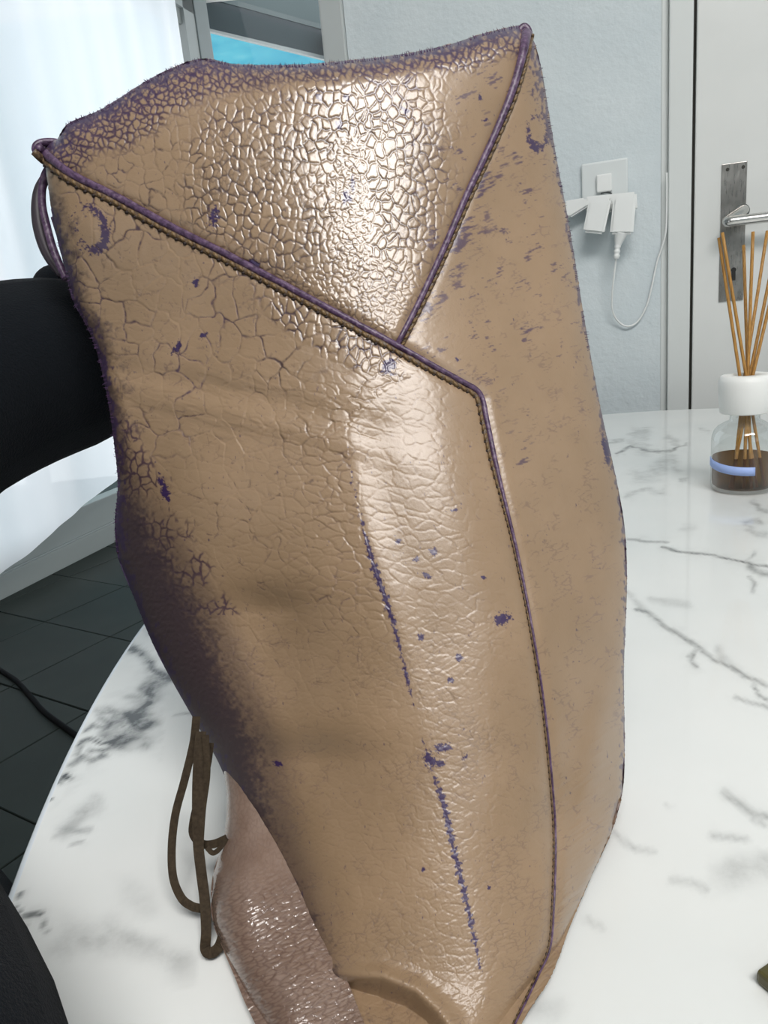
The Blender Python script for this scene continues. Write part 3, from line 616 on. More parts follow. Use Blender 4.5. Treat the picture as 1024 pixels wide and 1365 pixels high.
pc = n.mix(sp2.outputs[1], (.034, .013, .018), (.042, .014, .066))
cc = n.mix(n.math('MULTIPLY', sp.outputs[0], .92), tan, pc); cc = n.mix(n.math('MULTIPLY', sp.outputs[2], .96), cc, (.040, .024, .032)); cc = n.mix(sp.outputs[1], cc, (.031, .013, .066))
n.l(cc, n.b.inputs['Base Color']); n.l(sp2.outputs[0], n.b.inputs['Roughness'])
n.l(n.bump(gr.outputs[0], .16, .0004), n.b.inputs['Normal']); n.b.inputs['Specular IOR Level'].default_value = .55
n.l(sp2.outputs[2], n.b.inputs['Coat Weight']); n.b.inputs['Coat Roughness'].default_value = .22; n.b.inputs['Coat IOR'].default_value = 1.55
hue = np.clip(.25 + .9 * np.exp(-dmin / 50) + (nb - .5) * 1.2 - .3 * e_core, 0, 1)
bag = empty('leather_bag', tuple(onz(560, 1455, TH)), 'tan cracked leather bag with purple worn seams, stood on its side on the marble table', 'bag')
vm = {'end': inEnd, 'side': inSide, 'front': inFront}; fcent = fcs[:, 0]
part_of = np.where(inEnd[fcent], 0, np.where(inSide[fcent], 1, 2))
wear = np.column_stack([crack, purple, plum]); coat = np.clip(.42 + .58 * e_core + .4 * seamN + .1 * bright_band - .15 * low + .55 * low * inSide, .2, 1) * (1 - .9 * plum)
tone = np.column_stack([rough, hue, coat])
for q, (nm, lab) in enumerate((('end_panel', 'glossy tan end panel with a net of fine cracks'), ('side_panel', 'smoother tan side panel'), ('front_panel', 'tan front panel with a purple scarred fold'))):
    fq = fcs[part_of == q]; used, inv = np.unique(fq, return_inverse=True)
    o = npmesh(nm, pos[used], inv.reshape(-1, 4), M_lea, bag); o['label'] = lab; setcol(o, 'wear', wear[used]); setcol(o, 'tone', tone[used])
# back of the bag (coarser)
Gb = coons(top_c, right_c, left_c, bot_c, 90, 160); bx, by = Gb[..., 0].ravel(), Gb[..., 1].ravel()
e1, _, _ = pld(bx, by, outline + [outline[0]]); inb = np.clip(e1 / 120, 0, 1); edge = np.zeros((160, 90), bool); edge[0] = edge[-1] = True; edge[:, 0] = edge[:, -1] = True
Df = surf(bx, by); thick = .075 * np.sqrt(np.maximum(1 - (1 - inb) ** 2, 0)) * (1 - .55 * sstep(1000, 1400, by))
Db = np.minimum(Df + thick + .0005, np.maximum(tabledepth(bx, by, TH + .0015), Df + .0008)); Db = np.where(edge.ravel(), Df, Db)
pb = Pv(bx, by, Db); pb[:, 2] = np.maximum(pb[:, 2], TH + .001)
I = np.arange(90 * 160).reshape(160, 90); fc = np.stack([I[:-1, :-1], I[:-1, 1:], I[1:, 1:], I[1:, :-1]], -1).reshape(-1, 4)
M_back = mat('brown_leather', (.16, .09, .065), .4); o = npmesh('back_panel', pb, fc, M_back, bag)

# piping along the seams
M_pip = mat('purple_piping', (.13, .075, .15), .38); n = NT(M_pip); nz = n.noise(420, 3, .6, n.coord())
n.l(n.ramp(nz.outputs[0], [(.35, (.040, .018, .045)), (.55, (.10, .055, .115)), (.75, (.20, .14, .19))]).outputs[0], n.b.inputs['Base Color']); n.l(n.bump(nz.outputs[0], .5, .0006), n.b.inputs['Normal'])
def seam(pl, widths, dep=.0016, lift=0, side=0, npts=400, name='piping', m=M_pip, flat=(1, .8)):
    q = smooth_pl(pl, npts); t = np.gradient(q, axis=0); t /= np.linalg.norm(t, axis=1)[:, None]; nrm = np.stack([t[:, 1], -t[:, 0]], -1)
    s = np.linspace(0, 1, npts); wd_ = np.interp(s, *zip(*widths)); q2 = q + nrm * (side * wd_)[:, None]
    Dq = surf(q2[:, 0], q2[:, 1]); rr = wd_ * Dq / F; jit = 1 + .10 * (fbm(s * 160, s * 0, 5, 3) - .5)
    pts = Pv(q2[:, 0], q2[:, 1], Dq - lift - dep * wd_ / 5)
    bm = bmesh.new(); tube(bm, pts, list(rr * jit), 12, flat=flat, up=(CAM - pts).tolist()); return obj(name, bm, m, bag, True)
wA = [(0, 6), (.05, 5.2), (.33, 4.4), (.42, 3.8), (.46, 3.4), (.50, 2.6), (.6, 1.7), (1, 1.2)]
seam(seamA, wA, side=.0); seam(seamB, [(0, 7), (.1, 5.4), (.3, 4.6), (1, 3.8)], side=.0)
# tan stitched lip below the long seam and right of the short one, with thread
M_lip = mat('stitched_lip', (.20, .115, .055), .45); n = NT(M_lip); nz = n.noise(700, 2, .6, n.coord()); n.l(n.bump(nz.outputs[0], .6, .0006), n.b.inputs['Normal'])
n.l(n.ramp(nz.outputs[0], [(.35, (.055, .030, .018)), (.7, (.165, .105, .050))]).outputs[0], n.b.inputs['Base Color'])
def lip(pl, offs, wid, sgn, name):
    q = smooth_pl(pl, 400); t = np.gradient(q, axis=0); t /= np.linalg.norm(t, axis=1)[:, None]; nrm = np.stack([t[:, 1], -t[:, 0]], -1) * sgn
    s = np.linspace(0, 1, 400); o_ = np.interp(s, *zip(*offs)); w_ = np.interp(s, *zip(*wid)); q2 = q + nrm * o_[:, None]
    Dq = surf(q2[:, 0], q2[:, 1]); pts = Pv(q2[:, 0], q2[:, 1], Dq - .0004); bm = bmesh.new()
    tube(bm, pts, list(w_ * Dq / F * (1 + .12 * np.sin(s * 400 * .5))), 10, flat=(1, .7), up=(CAM - pts).tolist()); obj('stitched_lip', bm, M_lip, bag, True)
    return q2, t, Dq, w_
offA = [(0, 8.2), (.33, 7.6), (.46, 6), (.50, 3.6), (.6, 2.8), (1, 2.4)]; widA = [(0, 4.8), (.33, 4.2), (.46, 3.2), (.52, 1.5), (1, 1.0)]
resA = lip(seamA, offA, widA, -1, 'a'); resB = lip(seamB, [(0, 8), (.3, 6.6), (1, 6)], [(0, 2.8), (1, 2.8)], 1, 'b')
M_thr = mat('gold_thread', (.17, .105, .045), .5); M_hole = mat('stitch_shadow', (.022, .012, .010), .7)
bmT = bmesh.new(); bmH = bmesh.new()
for (q2, t, Dq, w_), step, SG in ((resA, 12.5, 1), (resB, 12.0, 1)):
    arc = np.r_[0, np.cumsum(np.linalg.norm(np.diff(q2, axis=0), axis=1))]; a = 14.0
    while a < arc[-1] - 4:
        stp = step if np.interp(a, arc, w_) > 2.4 else 9.0
        def at_(b, extra=0, nrm=0):
            xx = np.interp(b, arc, q2[:, 0]); yy = np.interp(b, arc, q2[:, 1]); tx_ = np.interp(b, arc, t[:, 0]); ty_ = np.interp(b, arc, t[:, 1])
            return P(xx + ty_ * nrm, yy - tx_ * nrm, np.interp(b, arc, Dq) - extra)
        w0 = np.interp(a, arc, w_); d0 = np.interp(a, arc, Dq); up_ = (CAM - at_(a)).tolist()
        tube(bmT, [at_(a, .0009, w0 * .4), at_(a + stp * .35, .0016, 0), at_(a + stp * .7, .0009, -w0 * .4)], [w0 * .4 * d0 / F, w0 * .62 * d0 / F, w0 * .4 * d0 / F], 8)
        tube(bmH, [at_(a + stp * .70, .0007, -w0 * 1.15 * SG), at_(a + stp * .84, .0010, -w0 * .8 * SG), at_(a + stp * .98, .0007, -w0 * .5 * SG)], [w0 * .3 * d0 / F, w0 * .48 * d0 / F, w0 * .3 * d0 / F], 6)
        a += stp
o = obj('stitching', bmT, M_thr, bag, True); o['kind'] = 'stuff'; o['label'] = 'gold brown thread stitches along the seams'
o = obj('stitch_hole', bmH, M_hole, bag, True); o['kind'] = 'stuff'
M_hair = mat('purple_fibre', (.075, .035, .095), .6); bm = bmesh.new()
for pl_, a0, a1, cnt_, sg in ((top_c, .05, 1, 330, 1), (left_c, .10, .42, 130, -1), (right_c, .02, .3, 70, 1)):
    q = smooth_pl(pl_, 600); t_ = np.gradient(q, axis=0); t_ /= np.linalg.norm(t_, axis=1)[:, None]
    for _ in range(cnt_):
        i = int(random.uniform(a0, a1) * 599); ln = random.choice((.4, .8, 1.0, 1.4, 1.9, 3.0)) * random.uniform(.7, 1.2); nx, ny = t_[i][1] * sg, -t_[i][0] * sg; sl = random.uniform(-.9, .9)
        inx, iny = q[i][0] - nx * 3, q[i][1] - ny * 3; Dh = float(surf(np.array([inx]), np.array([iny]))[0]) - .0004
        ox_, oy_ = q[i][0] + (nx + t_[i][0] * sl) * ln, q[i][1] + (ny + t_[i][1] * sl) * ln
        tube(bm, [P(inx, iny, Dh), P((inx + ox_) / 2 + random.uniform(-.8, .8), (iny + oy_) / 2, Dh + .0006), P(ox_, oy_, Dh + .001)], [.00020, .00015, .00007], 3)
o = obj('frayed_fibre', bm, M_hair, bag); o['kind'] = 'stuff'; o['label'] = 'purple leather fibres along the frayed edges'
# looped corner end of the piping and the strap edge at the upper left
bm = bmesh.new(); q = smooth_pl([(86, 205), (70, 204), (56, 206), (48, 201), (49, 194), (58, 190), (74, 190), (92, 196)], 60)
tube(bm, Pv(q[:, 0], q[:, 1], np.interp(np.arange(60), [0, 20, 59], [.366, .364, .370])), .0019, 12); obj('piping_loop', bm, M_pip, bag, True)
bm = bmesh.new(); q = smooth_pl([(692, 52), (694, 40), (700, 36), (705, 44), (703, 58)], 30); tube(bm, Pv(q[:, 0], q[:, 1], .357 + 0 * q[:, 0]), .0018, 10); obj('piping_loop', bm, M_pip, bag, True)
M_strap = mat('dark_strap', (.045, .035, .045), .35)
bm = bmesh.new(); q = smooth_pl([(66, 222), (58, 240), (56, 270), (62, 300), (72, 335), (88, 372)], 50); tube(bm, Pv(q[:, 0], q[:, 1], np.linspace(.376, .378, 50)), .0020, 10); obj('handle_edge', bm, M_pip, bag, True)
bm = bmesh.new(); q = smooth_pl([(64, 228), (54, 250), (52, 275), (56, 305), (66, 335), (84, 364)], 50); tube(bm, Pv(q[:, 0] - 1, q[:, 1] + 4, np.linspace(.384, .386, 50)), [.0022 + .0016 * math.sin(math.pi * i / 49) for i in range(50)], 10); obj('handle_strap', bm, M_strap, bag, True)
bm = bmesh.new(); q = smooth_pl([(72, 290), (86, 335), (98, 375), (112, 415), (128, 450)], 40); tube(bm, Pv(q[:, 0], q[:, 1], np.linspace(.374, .372, 40)), .0016, 8); obj('handle_edge', bm, M_pip, bag, True)

# loose rear part of the bag lying on the table, lower left
flapL = [(296, 1010), (302, 1060), (301, 1095), (296, 1125), (284, 1165), (281, 1200), (284, 1230), (296, 1262), (312, 1300), (326, 1335), (345, 1375), (365, 1420)]
flapR = [(330, 1010), (370, 1100), (410, 1180), (440, 1260), (460, 1300), (480, 1350), (500, 1400), (510, 1430)]
NUf, NVf = 240, 430
Gf = coons([(296, 1010), (312, 1004), (330, 1010)], flapR, flapL, [(365, 1420), (430, 1445), (510, 1430)], NUf, NVf); fx, fy = Gf[..., 0].ravel(), Gf[..., 1].ravel()
dfl, _, _ = pld(fx, fy, flapL); q = np.clip(1 - dfl / 60, 0, 1)
tdp = tabledepth(fx, fy, TH + .002)
Dc = surf(fx, fy)
base_f = np.minimum(np.interp(fy, [1000, 1100, 1200, 1300, 1420], [.318, .298, .272, .248, .222]) , tdp - .004) + .016 * (1 - np.sqrt(1 - q * q))
base_f = np.minimum(base_f, tdp - .001)
m1_, m1c = worley(fx, fy, 6, 9, 25, .6, 400); m2_, m2c = worley(fx, fy, 15, 5, -24, .6, 420); nf = fbm(fx / 30, fy / 30, 430, 4); nf3 = fbm(fx / 3, fy / 3, 433, 3)
lowf = sstep(1120, 1230, fy)
relf = (1 - lowf) * (hill_(m1_, 2) * .15 + m1c * .2) + lowf * (hill_(m2_, 2) * .3 + m2c * .6 + 1.2 * fbm((fx * .85 - fy * .5) / 22, (fx * .5 + fy * .85) / 4, 436, 3)) + .25 * nf3 + 1.5 * nf
Dfl = base_f - relf * .0004 - .004 * gauss(fx, fy, 330, 1180, 40, 60) - .003 * gauss(fx, fy, 400, 1330, 40, 60)
pf = Pv(fx, fy, Dfl); pf[:, 2] = np.maximum(pf[:, 2], TH + .0015)
I = np.arange(NUf * NVf).reshape(NVf, NUf); fc = np.stack([I[:-1, :-1], I[1:, :-1], I[1:, 1:], I[:-1, 1:]], -1).reshape(-1, 4)
ob = npmesh('lining_flap', pf, fc, None, bag); ob['label'] = 'reddish brown wrinkled glossy leather fold'
M_fl = mat('wrinkled_brown_leather', (.2, .11, .08), .27); n = NT(M_fl); aw = n.n('ShaderNodeAttribute', attribute_name='wear'); sp = n.n('ShaderNodeSeparateColor'); n.l(aw.outputs['Color'], sp.inputs[0])
nz = n.noise(40, 4, .6, n.coord()); cb = n.ramp(nz.outputs[0], [(.3, (.19, .125, .095)), (.7, (.27, .19, .15))]).outputs[0]
n.l(n.mix(n.math('MULTIPLY', sp.outputs[0], .45), cb, (.09, .05, .04)), n.b.inputs['Base Color']); n.b.inputs['Coat Weight'].default_value = 1; n.b.inputs['Coat Roughness'].default_value = .15
ob.data.materials.append(M_fl); setcol(ob, 'wear', np.column_stack([np.maximum(lowf * line(m2_, 1.1), .4 * (1 - lowf) * line(m1_, 1.0)), 0 * fx, 0 * fx]))
# underside of the flap
Gu = coons([(296, 1010), (312, 1004), (330, 1010)], flapR, flapL, [(365, 1420), (430, 1445), (510, 1430)], 30, 50); ux, uy = Gu[..., 0].ravel(), Gu[..., 1].ravel()
eu = np.zeros((50, 30), bool); eu[0] = eu[-1] = True; eu[:, 0] = eu[:, -1] = True
du_, _, _ = pld(ux, uy, flapL); q = np.clip(1 - du_ / 60, 0, 1); bu = np.minimum(np.interp(uy, [1000, 1100, 1200, 1300, 1420], [.318, .298, .272, .248, .222]), tabledepth(ux, uy, TH + .002) - .004) + .016 * (1 - np.sqrt(1 - q * q)); bu = np.minimum(bu, tabledepth(ux, uy, TH + .002) - .001)
Du = np.where(eu.ravel(), bu - .0005, np.minimum(bu + .022, tabledepth(ux, uy, TH + .001))); pu = Pv(ux, uy, Du); pu[:, 2] = np.maximum(pu[:, 2], TH + .0008)
I = np.arange(30 * 50).reshape(50, 30); fc = np.stack([I[:-1, :-1], I[:-1, 1:], I[1:, 1:], I[1:, :-1]], -1).reshape(-1, 4); npmesh('flap_underside', pu, fc, M_back, bag)

# leather cords
M_cord = mat('brown_cord', (.075, .055, .032), .8); M_cord.node_tree.nodes['Principled BSDF'].inputs['Specular IOR Level'].default_value = .2; n = NT(M_cord); nz = n.noise(600, 3, .6, n.coord()); n.l(n.ramp(nz.outputs[0], [(.3, (.026, .018, .011)), (.7, (.052, .037, .022))]).outputs[0], n.b.inputs['Base Color'])
cords = [([(262, 955, .312), (258, 990, .310), (246, 1040, .306), (234, 1085, .302), (229, 1130, .298), (231, 1170, .293), (242, 1197, .288), (256, 1208, .286), (268, 1211, .285)], 4.2),
         ([(268, 975, .308), (265, 1010, .305), (263, 1060, .302), (264, 1120, .298), (268, 1160, .292), (273, 1200, .284), (275, 1240, .277), (274, 1265, .272), (282, 1270, .271), (292, 1262, .272), (298, 1245, .275)], 5.4),
         ([(280, 990, .311), (276, 1020, .309), (266, 1060, .308), (258, 1095, .306), (258, 1113, .304), (270, 1125, .302), (285, 1125, .301), (302, 1118, .300)], 4.2),
         ([(276, 1130, .300), (284, 1137, .299), (293, 1131, .299), (302, 1117, .300)], 2.6),
         ([(274, 980, .306), (276, 1030, .304), (270, 1080, .301), (266, 1140, .296)], 3.6)]
for pts3, w_ in cords:
    q = smooth_pl(pts3, 90); Dq = q[:, 2]; cap_ = tabledepth(q[:, 0], q[:, 1], TH + .003); Dq = np.minimum(Dq, cap_)
    bm = bmesh.new(); pts = Pv(q[:, 0], q[:, 1], Dq); tube(bm, pts, list(w_ * 1.8 * Dq / F), 4, flat=(1, .35), up=(CAM - pts).tolist(), ph=math.pi / 4); obj('cord', bm, M_cord, bag)

# ---------------------------------------------------------------- person (black sleeve holding the bag, dark top and leg at the lower left)
M_blk = mat('black_fleece', (.006, .008, .011), 1.0); n = NT(M_blk); nz = n.noise(900, 3, .7, n.coord()); n.l(n.bump(nz.outputs[0], .6, .002), n.b.inputs['Normal']); n.b.inputs['Sheen Weight'].default_value = .04; n.b.inputs['Specular IOR Level'].default_value = .1
M_skin = mat('skin', (.55, .32, .23), .5, Subsurface_Weight=.0)
person = empty('person', (-.36, -.12, .0), 'person in a black fleece top reaching one sleeved arm behind the bag', 'person')
def skin(name, nodes, edges, m, sub=2):
    me = bpy.data.meshes.new(name); me.from_pydata([tuple(p[:3]) for p in nodes], edges, []); o = bpy.data.objects.new(name, me); COL.objects.link(o); finish(o, person)
    o.modifiers.new('skin', 'SKIN').use_smooth_shade = True
    for i, p in enumerate(nodes):
        r_ = p[3]; me.skin_vertices[0].data[i].radius = (r_, r_) if not isinstance(r_, tuple) else r_
    me.skin_vertices[0].data[0].use_root = True
    s = o.modifiers.new('sub', 'SUBSURF'); s.levels = s.render_levels = sub; me.materials.append(m); return o
def PP(x, y, D, r): return (*P(x, y, D), r)
wri = PP(185, 470, .47, .050)
body = [(-.42, -.14, .50, .13), (-.41, -.13, .72, .13), (-.40, -.12, .95, .14), (-.39, -.12, 1.12, .13), (-.38, -.12, 1.22, .055),
        (-.42, -.04, 1.06, .075), PP(-420, 1420, .225, .055), PP(-78, 1535, .150, .044), PP(-390, 1010, .29, .052), PP(-200, 610, .36, .062), PP(-70, 532, .40, .059), PP(60, 488, .44, .056), wri,
        (-.47, .05, .50, .095), PP(-75, 1240, .66, .095), PP(-90, 1300, .95, .055), PP(-60, 1260, 1.25, .050)]
skin('sleeve', body, [(0, 1), (1, 2), (2, 3), (3, 4), (3, 5), (5, 6), (6, 7), (7, 8), (8, 9), (9, 10), (10, 11), (11, 12), (0, 13), (13, 14), (14, 15), (15, 16)], M_blk)['label'] = 'black fleece clothing'
# cuff roll that shows above the sleeve
bm = bmesh.new(); q = smooth_pl([(52, 383), (62, 372), (76, 369), (92, 378), (104, 392)], 20); tube(bm, Pv(q[:, 0], q[:, 1] + 6, np.full(20, .45)), [.004 + .006 * math.sin(math.pi * (i + 1) / 21) for i in range(20)], 14); obj('cuff', bm, M_blk, person, True)
# hand, gripping the bag from behind
hn = [PP(200, 470, .47, .027), PP(240, 470, .462, .036), PP(275, 470, .455, .034)]
skin('hand', hn, [(0, 1), (1, 2)], M_skin)
for k, (dy, ln) in enumerate(((-34, 58), (-12, 68), (12, 64), (34, 50))):
    b0 = (275, 470 + dy * .8); skin('finger', [PP(b0[0] - 8, b0[1], .455, .0095), PP(b0[0] + ln * .45, b0[1] + dy * .15, .452, .0088), PP(b0[0] + ln * .8, b0[1] + dy * .2, .446, .0082), PP(b0[0] + ln, b0[1] + dy * .2, .439, .007)], [(0, 1), (1, 2), (2, 3)], M_skin)
skin('thumb', [PP(232, 440, .458, .012), PP(240, 405, .452, .0105), PP(255, 380, .446, .009)], [(0, 1), (1, 2)], M_skin)

# ---------------------------------------------------------------- reed diffuser
B0 = onz(990, 651, TH); Rb = .0318
def zat(px, py):       # height at which the bottle axis shows at row py
    lo, hi = 0., .4
    for _ in range(40):
        m_ = (lo + hi) / 2; p_ = B0 + Z * m_ - CAM; yy = 682.5 - F * (p_ @ _u) / (p_ @ _f)
        if yy > py: lo = m_
        else: hi = m_
    return lo
B0 = B0 + np.array([0, Rb * .85, 0]) * 0
zc0 = zat(0, 549); zc1 = zat(0, 499); zsh = zat(0, 570); zliq = zat(0, 607)
bottle = empty('diffuser_bottle', tuple(B0), 'clear glass bottle with white collar, amber liquid and pale blue label at right', 'bottle')
M_bg = bpy.data.materials.new('bottle_glass'); M_bg.use_nodes = True; n = NT(M_bg); n.t.nodes.remove(n.b)
tr_ = n.n('ShaderNodeBsdfTransparent'); tr_.inputs[0].default_value = (.93, .95, .95, 1); gl = n.n('ShaderNodeBsdfGlossy'); gl.inputs['Roughness'].default_value = .03
lw = n.n('ShaderNodeLayerWeight'); lw.inputs[0].default_value = .28; mx = n.n('ShaderNodeMixShader'); n.l(n.math('ADD', n.math('MULTIPLY', lw.outputs['Facing'], .55), .05, True), mx.inputs[0]); n.l(tr_.outputs[0], mx.inputs[1]); n.l(gl.outputs[0], mx.inputs[2]); n.l(mx.outputs[0], n.t.nodes['Material Output'].inputs[0])
rn = .0135
prof = [(Rb * .90, .0005), (Rb * .98, .003), (Rb, .008), (Rb, zsh * .80), (Rb * .985, zsh * .88), (Rb * .93, zsh * .96), (Rb * .82, zsh * 1.03), (Rb * .62, zsh * 1.09), (rn + .001, zsh * 1.13), (rn, zc0 + .012), (rn, zc1 - .012)]
bm = bmesh.new(); lathe(bm, B0, prof, 64); obj('glass_body', bm, M_bg, bottle, True)
M_liq = bpy.data.materials.new('amber_liquid'); M_liq.use_nodes = True; n = NT(M_liq); n.t.nodes.remove(n.b)
tr_ = n.n('ShaderNodeBsdfTransparent'); tr_.inputs[0].default_value = (.50, .32, .085, 1); gl = n.n('ShaderNodeBsdfDiffuse'); gl.inputs[0].default_value = (.06, .04, .012, 1)
mx = n.n('ShaderNodeMixShader'); mx.inputs[0].default_value = .25; n.l(tr_.outputs[0], mx.inputs[1]); n.l(gl.outputs[0], mx.inputs[2]); n.l(mx.outputs[0], n.t.nodes['Material Output'].inputs[0])
bm = bmesh.new(); lathe(bm, B0, [(Rb * .86, .004), (Rb * .94, .006), (Rb * .955, .010), (Rb * .955, zliq)], 64, True, True); obj('liquid', bm, M_liq, bottle, True)
M_cap = mat('white_collar', (.82, .83, .81), .45); bm = bmesh.new(); rc = .0262
lathe(bm, B0, [(rn + .001, zc0 + .001), (rc * .90, zc0), (rc * .93, zc0 + .001), (rc, zc1 - .012), (rc * 1.0, zc1 - .006), (rc * .93, zc1 - .001), (rc * .85, zc1), (.0125, zc1), (.0115, zc1 - .003), (.0115, zc1 - .02)], 64, False); obj('collar', bm, M_cap, bottle, True)
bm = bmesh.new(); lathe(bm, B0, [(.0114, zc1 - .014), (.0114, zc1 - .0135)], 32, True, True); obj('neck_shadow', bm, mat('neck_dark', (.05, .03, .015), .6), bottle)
bm = bmesh.new(); zl0, zl1 = zat(0, 625), zat(0, 614); vs = []
ang_cam = math.atan2(CAM[1] - B0[1], CAM[0] - B0[0])
for i in range(25):
    q = ang_cam - math.radians(82) + math.radians(102) * i / 24
    for r_ in (Rb + .0003, Rb + .0008):
        for z_ in (zl0, zl1): vs.append(bm.verts.new((B0[0] + r_ * math.cos(q), B0[1] + r_ * math.sin(q), B0[2] + z_ + .0060 * (1 - i / 24) ** 2)))
for i in range(24):
    a = vs[i * 4:i * 4 + 4]; b = vs[i * 4 + 4:i * 4 + 8]
    for f_ in ((a[2], b[2], b[3], a[3]), (a[0], a[1], b[1], b[0]), (a[1], a[3], b[3], b[1]), (a[0], b[0], b[2], a[2])): bm.faces.new(f_)
bm.faces.new((vs[0], vs[1], vs[3], vs[2])); bm.faces.new(vs[-4:][:2] + [vs[-1], vs[-2]])
o = obj('label_strip', bm, mat('label_blue', (.34, .46, .82), .5), bottle, True); o['label'] = 'pale blue paper label strip'
M_reed = mat('amber_reed', (.42, .22, .05), .5); n = NT(M_reed); mp = n.n('ShaderNodeMapping'); n.l(n.coord(), mp.inputs[0]); mp.inputs['Scale'].default_value = (1, 1, .05); nz = n.noise(900, 3, .6, mp.outputs[0])
n.l(n.ramp(nz.outputs[0], [(.3, (.27, .125, .025)), (.7, (.50, .27, .065))]).outputs[0], n.b.inputs['Base Color'])
dB0 = float((B0 - CAM) @ _f)
reeds = [((958.5, 317), (-.0075, -.002), (1012, 622), 'leftmost amber reed leaning left in the diffuser bottle'), ((963, 310), (-.002, -.004), (1004, 626), 'tall amber reed leaning left, second from left in the diffuser bottle'),
         ((991.5, 327), (.003, .003), (985, 640), 'shortest amber reed near the middle of the diffuser bottle'), ((1004, 309), (.0, -.003), (975, 648), 'upright amber reed at the middle of the diffuser bottle'),
         ((1023, 308), (.001, .005), (968, 647), 'amber reed leaning right near the photo edge, behind its neighbour'), ((1034, 332), (.004, .001), (981, 650), 'lowest leaning amber reed at far right of the diffuser bottle'), ((1046, 322), (.005, -.003), (990, 645), 'amber reed leaning furthest right past the photo edge')]
for (tpx, (ox, oy), bpx, lab) in reeds:
    neck = B0 + Z * (zc1 - .002) + X * ox + Y * oy
    dn = float((neck - CAM) @ _f); top_p = P(*tpx, dn - .01 + oy * 2)
    dr_ = neck - top_p; k_ = (neck[2] - (B0[2] + .006)) / -dr_[2]; bot_p = neck + dr_ * k_
    h_ = bot_p[:2] - B0[:2]; m_ = np.hypot(*h_)
    if m_ > Rb * .8: bot_p[:2] = B0[:2] + h_ / m_ * Rb * .8
    bm = bmesh.new(); rr_ = .0016
    pts = [top_p + (neck - top_p) * t for t in np.linspace(0, 1, 8)] + [neck + (bot_p - neck) * t for t in np.linspace(.1, 1, 8)]
    tube(bm, pts, rr_, 10); o = obj('diffuser_reed', bm, M_reed, None, True); tag(o, lab, 'reed', 'reeds in the diffuser bottle')

# ---------------------------------------------------------------- socket, adapter, plugs, cable on the wall
M_pl = mat('white_plastic', (.78, .80, .79), .35); M_pl2 = mat('socket_plastic', (.66, .70, .70), .3)
def wpt(px, py, off): s_, z_ = onwall(px, py, off); return WO + ws * s_ + Z * z_ + wn * off
sock = empty('wall_socket', tuple(wpt(808, 238, 0)), 'square white wall socket plate above the plugged in adapter', 'socket')
a = onwall(775.5, 220); b = onwall(837.5, 262)
bm = bmesh.new(); wallbox(bm, a[0], b[0], b[1] - .012, a[1], .0, .010, .003); obj('cover_plate', bm, M_pl2, sock)
a = onwall(795, 233, .02); b = onwall(816, 254, .02); bm = bmesh.new(); wallbox(bm, a[0], b[0], b[1], a[1], .009, .019, .003, 3); obj('socket_insert', bm, M_pl, sock)
bm = bmesh.new(); q = [wpt(*p, .0105) for p in smooth_pl([(801, 258), (808, 256), (816, 258)], 8)]; tube(bm, q, .0012, 8); obj('socket_slot', bm, mat('slot_grey', (.12, .13, .13), .6), sock)
adp = empty('plug_adapter', tuple(wpt(800, 270, .012)), 'white three way plug adapter pushed into the wall socket', 'adapter')
def prism(pts, o0, o1, m, parent, name, bev=.003):
    bm = bmesh.new(); A = [bm.verts.new(Vector(wpt(px, py, o1) + wn * (o0 - o1))) for px, py in pts]; B = [bm.verts.new(Vector(wpt(px, py, o1))) for px, py in pts]
    N = len(pts); bm.faces.new(A); bm.faces.new(B[::-1])
    for i in range(N): bm.faces.new((A[i], B[i], B[(i + 1) % N], A[(i + 1) % N]))
    bmesh.ops.recalc_face_normals(bm, faces=bm.faces); bmesh.ops.bevel(bm, geom=list(bm.edges), offset=bev, segments=2, affect='EDGES', clamp_overlap=True); return obj(name, bm, m, parent)
prism([(779, 262), (849, 255), (850, 280), (782, 284)], .0105, .030, M_pl, adp, 'adapter_body', .004)
prism([(752, 268), (780, 263), (786, 274), (760, 290), (752, 288)], .012, .034, M_pl, adp, 'adapter_arm', .003)
prism([(738, 280), (752, 278), (759, 286), (752, 292), (738, 294)], .014, .026, M_black, adp, 'adapter_tip', .002)
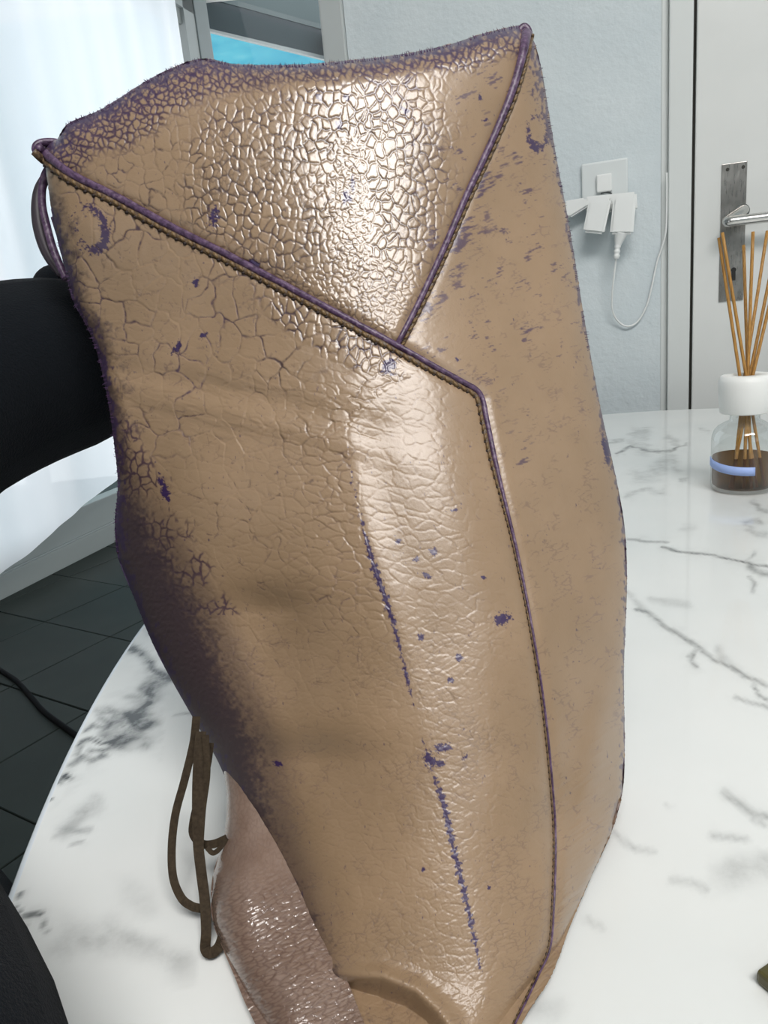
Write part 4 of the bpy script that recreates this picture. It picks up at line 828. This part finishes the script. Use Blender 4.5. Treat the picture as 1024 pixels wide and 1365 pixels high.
p1 = prism([(785, 267), (816, 263), (805, 312), (777, 309)], .0305, .056, M_pl, None, 'power_plug', .004); tag(p1, 'left white flat plug tilted in the wall adapter, without a cable', 'plug', 'plugs in the wall adapter')
p2 = empty('power_plug', tuple(wpt(830, 285, .032)), 'right white plug in the wall adapter with a looping cable', 'plug', 'plugs in the wall adapter')
prism([(818, 262), (849, 259), (844, 312), (813, 312)], .0305, .058, M_pl, p2, 'plug_body', .004)
bm = bmesh.new(); q = [wpt(*p, .046) for p in smooth_pl([(828, 310), (825, 322), (823, 332), (822, 345)], 24)]
tube(bm, q, [.0125 * (1 - i / 12) + .005 * i / 12 if i < 12 else .0045 + .0012 * (i % 4 < 2) for i in range(24)], 14); obj('strain_relief', bm, M_pl, p2, True)
bm = bmesh.new(); q = smooth_pl([tuple(wpt(*p[:2], p[2])) for p in ((822, 342, .046), (819, 365, .04), (816, 395, .03), (817, 415, .02), (824, 428, .012), (836, 435, .008), (850, 429, .006), (862, 408, .006), (869, 382, .006), (876, 350, .006), (884, 325, .008), (888, 305, .012), (889, 270, .014), (889, 230, .014))], 120)
tube(bm, q, .0017, 8); obj('cable', bm, M_pl, p2, True)

# ---------------------------------------------------------------- small things
cr = onz(1007, 1311, TH); e1_ = onz(1024, 1299, TH) - cr; e1_ /= np.linalg.norm(e1_); e2_ = np.cross(Z, e1_) * -1
bm = bmesh.new(); frame_box(bm, cr - Z * cr[2] + Z * TH, e1_, e2_, Z, 0, .11, 0, .075, .0005, .0055, .0012)
M_ol = mat('olive_gloss', (.075, .065, .018), .3); o = obj('olive_case', bm, M_ol); tag(o, 'thin olive brown flat case on the table at the lower right corner', 'case')
M_cab = mat('black_cable', (.004, .004, .005), .8); M_cab.node_tree.nodes['Principled BSDF'].inputs['Specular IOR Level'].default_value = .1; q = smooth_pl([tuple(onz(px, py, .006)) for px, py in ((-60, 850), (0, 893), (22, 908), (42, 930), (60, 950), (98, 978), (140, 1010), (190, 1040))], 60)
bm = bmesh.new(); tube(bm, q, .0075, 10); o = obj('floor_cable', bm, M_cab, None, True); tag(o, 'black cable lying across the dark tiled floor beside the table', 'cable')
